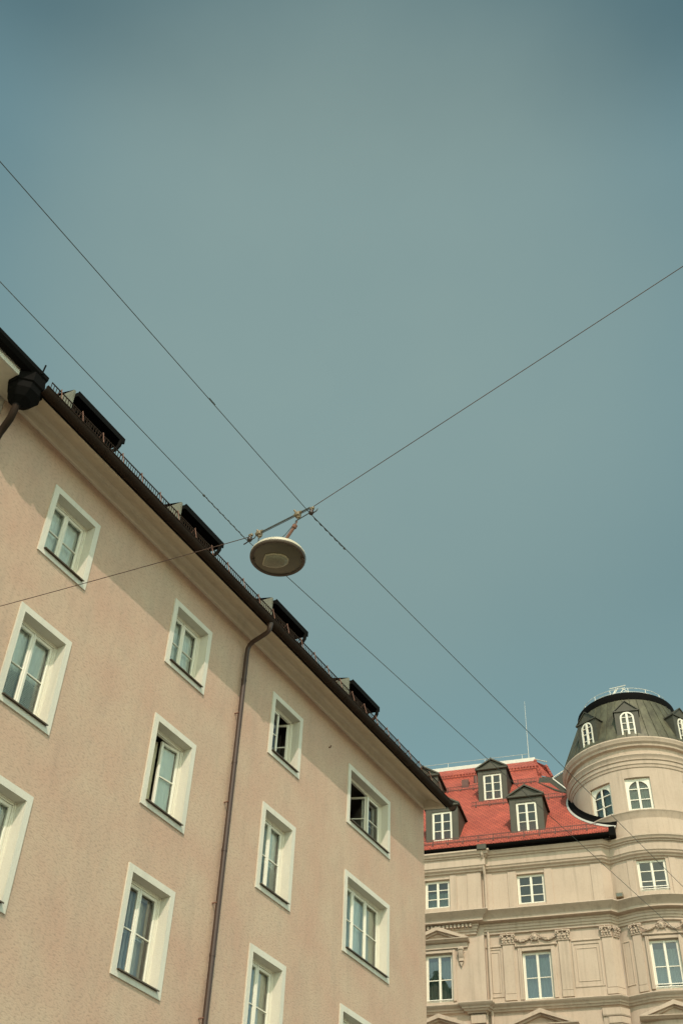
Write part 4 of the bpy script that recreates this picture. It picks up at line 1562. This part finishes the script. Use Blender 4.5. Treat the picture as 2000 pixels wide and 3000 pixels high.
# carrying bar, clamps, insulators, strut
iL, iR = rl(-5.341, 6.955, 9.246), rl(-4.603, 6.955, 9.312)
cL, cR = rl(-5.233, 6.955, 9.293), rl(-4.770, 6.955, 9.365)
mb = MB()
mb.tube([rl(-5.25, 6.955, 9.285), rl(-4.62, 6.955, 9.392)], .0085, 7)
mb.tube([rl(-5.25, 6.985, 9.300), rl(-4.62, 6.985, 9.407)], .004, 6)
mb.tube([rl(-4.79, 6.955, 9.27), rl(-4.62, 6.955, 9.318)], .006, 6)
mb.build('carrying_bar', 'wire', lamp, 50)
for c, up in ((cL, .03), (cR, .05)):
    mb = MB()
    x, y, z = c
    mb.bevbox(x - .028, x + .028, y - .022, y + .03, z - .03, z + .02, .008)
    mb.tube([(x - .012, y, z + .015), (x + .006 - up, y, z + up + .02)], .011, 6)
    mb.tube([(x - .04, y, z - .004), (x + .05, y, z + .012)], .014, 7)
    mb.tube([(x + .004, y, z - .03), (x + .012, y, z - .075)], .010, 6)
    mb.ell((x + .022, y, z - .055), .02, .02, .013, 7, 5)
    mb.build('clamp', 'brass', lamp, 50)
for c, hk in ((iL, True), (iR, False)):
    mb = MB()
    x, y, z = c
    mb.ell((x, y, z), .028, .028, .03, 10, 7)
    mb.ell((x + .004, y, z + .022), .022, .022, .014, 9, 5)
    mb.tube([(x + .02, y, z - .012), (x + .05, y, z - .006), (x + .066, y, z + .004), (x + .074, y, z + .024)], .006, 5)
    if hk:
        mb.tube([(x - .01, y, z - .02), (x - .045, y, z - .036), (x - .07, y, z - .042)], .007, 5)
    o = mb.build('insulator', 'insul', lamp, 50)
    mb = MB(); mb.tube([(x + .002, y, z + .02), (x + .006, y, z + .058)], .013, 7); mb.bevbox(x - .016, x + .028, y - .014, y + .014, z + .045, z + .07, .005)
    mb.build('insulator_cap', 'brass', o)
mb = MB()
s0, s1 = rl(-4.915, 6.955, 9.02), rl(-4.80, 6.955, 9.185)
mb.tube([rl(-4.962, 6.955, 8.985), rl(-4.955, 6.955, 9.01), s0], .02, 8)
mb.tube([s0, s1], .017, 9)
mb.tube([s1, rl(-4.785, 6.955, 9.215)], .026, 9)
mb.tube([rl(-4.785, 6.955, 9.205), rl(-4.765, 6.955, 9.26)], .006, 5)
mb.build('hanger', 'rust', lamp, 50)
mb = MB()
mb.tube([rl(-5.20, 6.955, 9.03), rl(-5.225, 6.955, 9.05), rl(-5.228, 6.955, 9.235)], .007, 5)
mb.tube([rl(-5.14, 6.955, 8.99), rl(-4.90, 6.955, 9.13), rl(-4.77, 6.955, 9.27)], .0045, 5)
mb.build('supply_lead', 'wire', lamp, 50)


# ================================================================== WIRES
def sag(a, b, s, n=24):
    a, b = Vector(a), Vector(b)
    return [a.lerp(b, k / n) - Vector((0, 0, 4 * s * (k / n) * (1 - k / n))) for k in range(n + 1)]


iLw, iRw = Vector((-5.341, 6.955, 9.262)), Vector((-4.603, 6.955, 9.335))
mb = MB()
mb.tube(sag(iLw + Vector((.01, 0, .02)), (-12.2, 6.80, 9.85), .03), .0045, 6)
mb.tube(sag(iRw + Vector((0, 0, .045)), (7.2, 5.70, 11.95), .03), .0042, 6)
o = mb.build('span_wire', 'spanw', None, 60)
o['label'] = 'thin cable crossing the street from wall to wall and carrying the lamp'
o['category'] = 'wire'


def twist(mb, a, b, r, R, turns):
    a, b = Vector(a), Vector(b)
    d = (b - a).normalized()
    u = d.cross(Vector((0, 0, 1))).normalized()
    w = u.cross(d)
    n = turns * 8
    mb.tube([a.lerp(b, k / n) + (u * math.cos(2 * math.pi * k / 8) + w * math.sin(2 * math.pi * k / 8)) * R for k in range(n + 1)], r, 5)


wa0, wa1, wa2 = (-5.0, -6.0, 9.55), (-4.612, 6.955, 9.30), (-3.10, 25.7, 9.30)
mb = MB()
mb.tube(sag(wa0, wa1, .02), .0042, 6)
mb.tube(sag(wa1, wa2, .0), .0042, 6)
twist(mb, (-4.612, 7.0, 9.30), (-4.572, 7.55, 9.30), .0045, .0042, 6)
mb.ell((-4.568, 7.58, 9.30), .012, .022, .012, 8, 5)
mb.tube([Vector(wa0).lerp(Vector(wa1), .865), Vector(wa0).lerp(Vector(wa1), .872)], .0075, 6)
o = mb.build('overhead_wire', 'wire', None, 60)
o['label'] = 'dark wire along the street tied to the insulator at the right of the lamp'
o['category'] = 'wire'
o['group'] = 'wires along the street'
wb0, wb1, wb2 = (-5.72, -6.0, 9.50), (-5.40, 6.955, 9.28), (-3.72, 26.2, 9.30)
mb = MB()
mb.tube(sag(wb0, wb1, .02), .0042, 6)
mb.tube(sag(wb1, wb2, .0), .0042, 6)
twist(mb, (-5.415, 6.25, 9.285), (-5.40, 6.93, 9.28), .0045, .0042, 7)
mb.ell((-5.416, 6.22, 9.285), .012, .022, .012, 8, 5)
o = mb.build('overhead_wire', 'wire', None, 60)
o['label'] = 'dark wire along the street passing behind the lamp to its left insulator'
o['category'] = 'wire'
o['group'] = 'wires along the street'

# small floodlight on the cornice in the corner beside the tower
fl = thing('floodlight', 'small brown floodlight on the cornice ledge beside the round bay', 'floodlight', pal.matrix_basis @ Vector((.80, .02, 19.74)), TH)
mb = MB(); mb.box(-.05, .05, -.04, .04, 0, .02); mb.tube([(-.0, 0, .01), (0, -.02, .16)], .016, 6); mb.build('stand', 'rust', fl)
mb = MB(); mb.bevbox(-.15, .12, -.14, .06, .15, .33, .02); mb.build('lamp_body', 'brass', fl)
mb = MB(); pane(mb, -.12, .09, .18, .30, -.143); mb.build('pane', 'glass', fl)
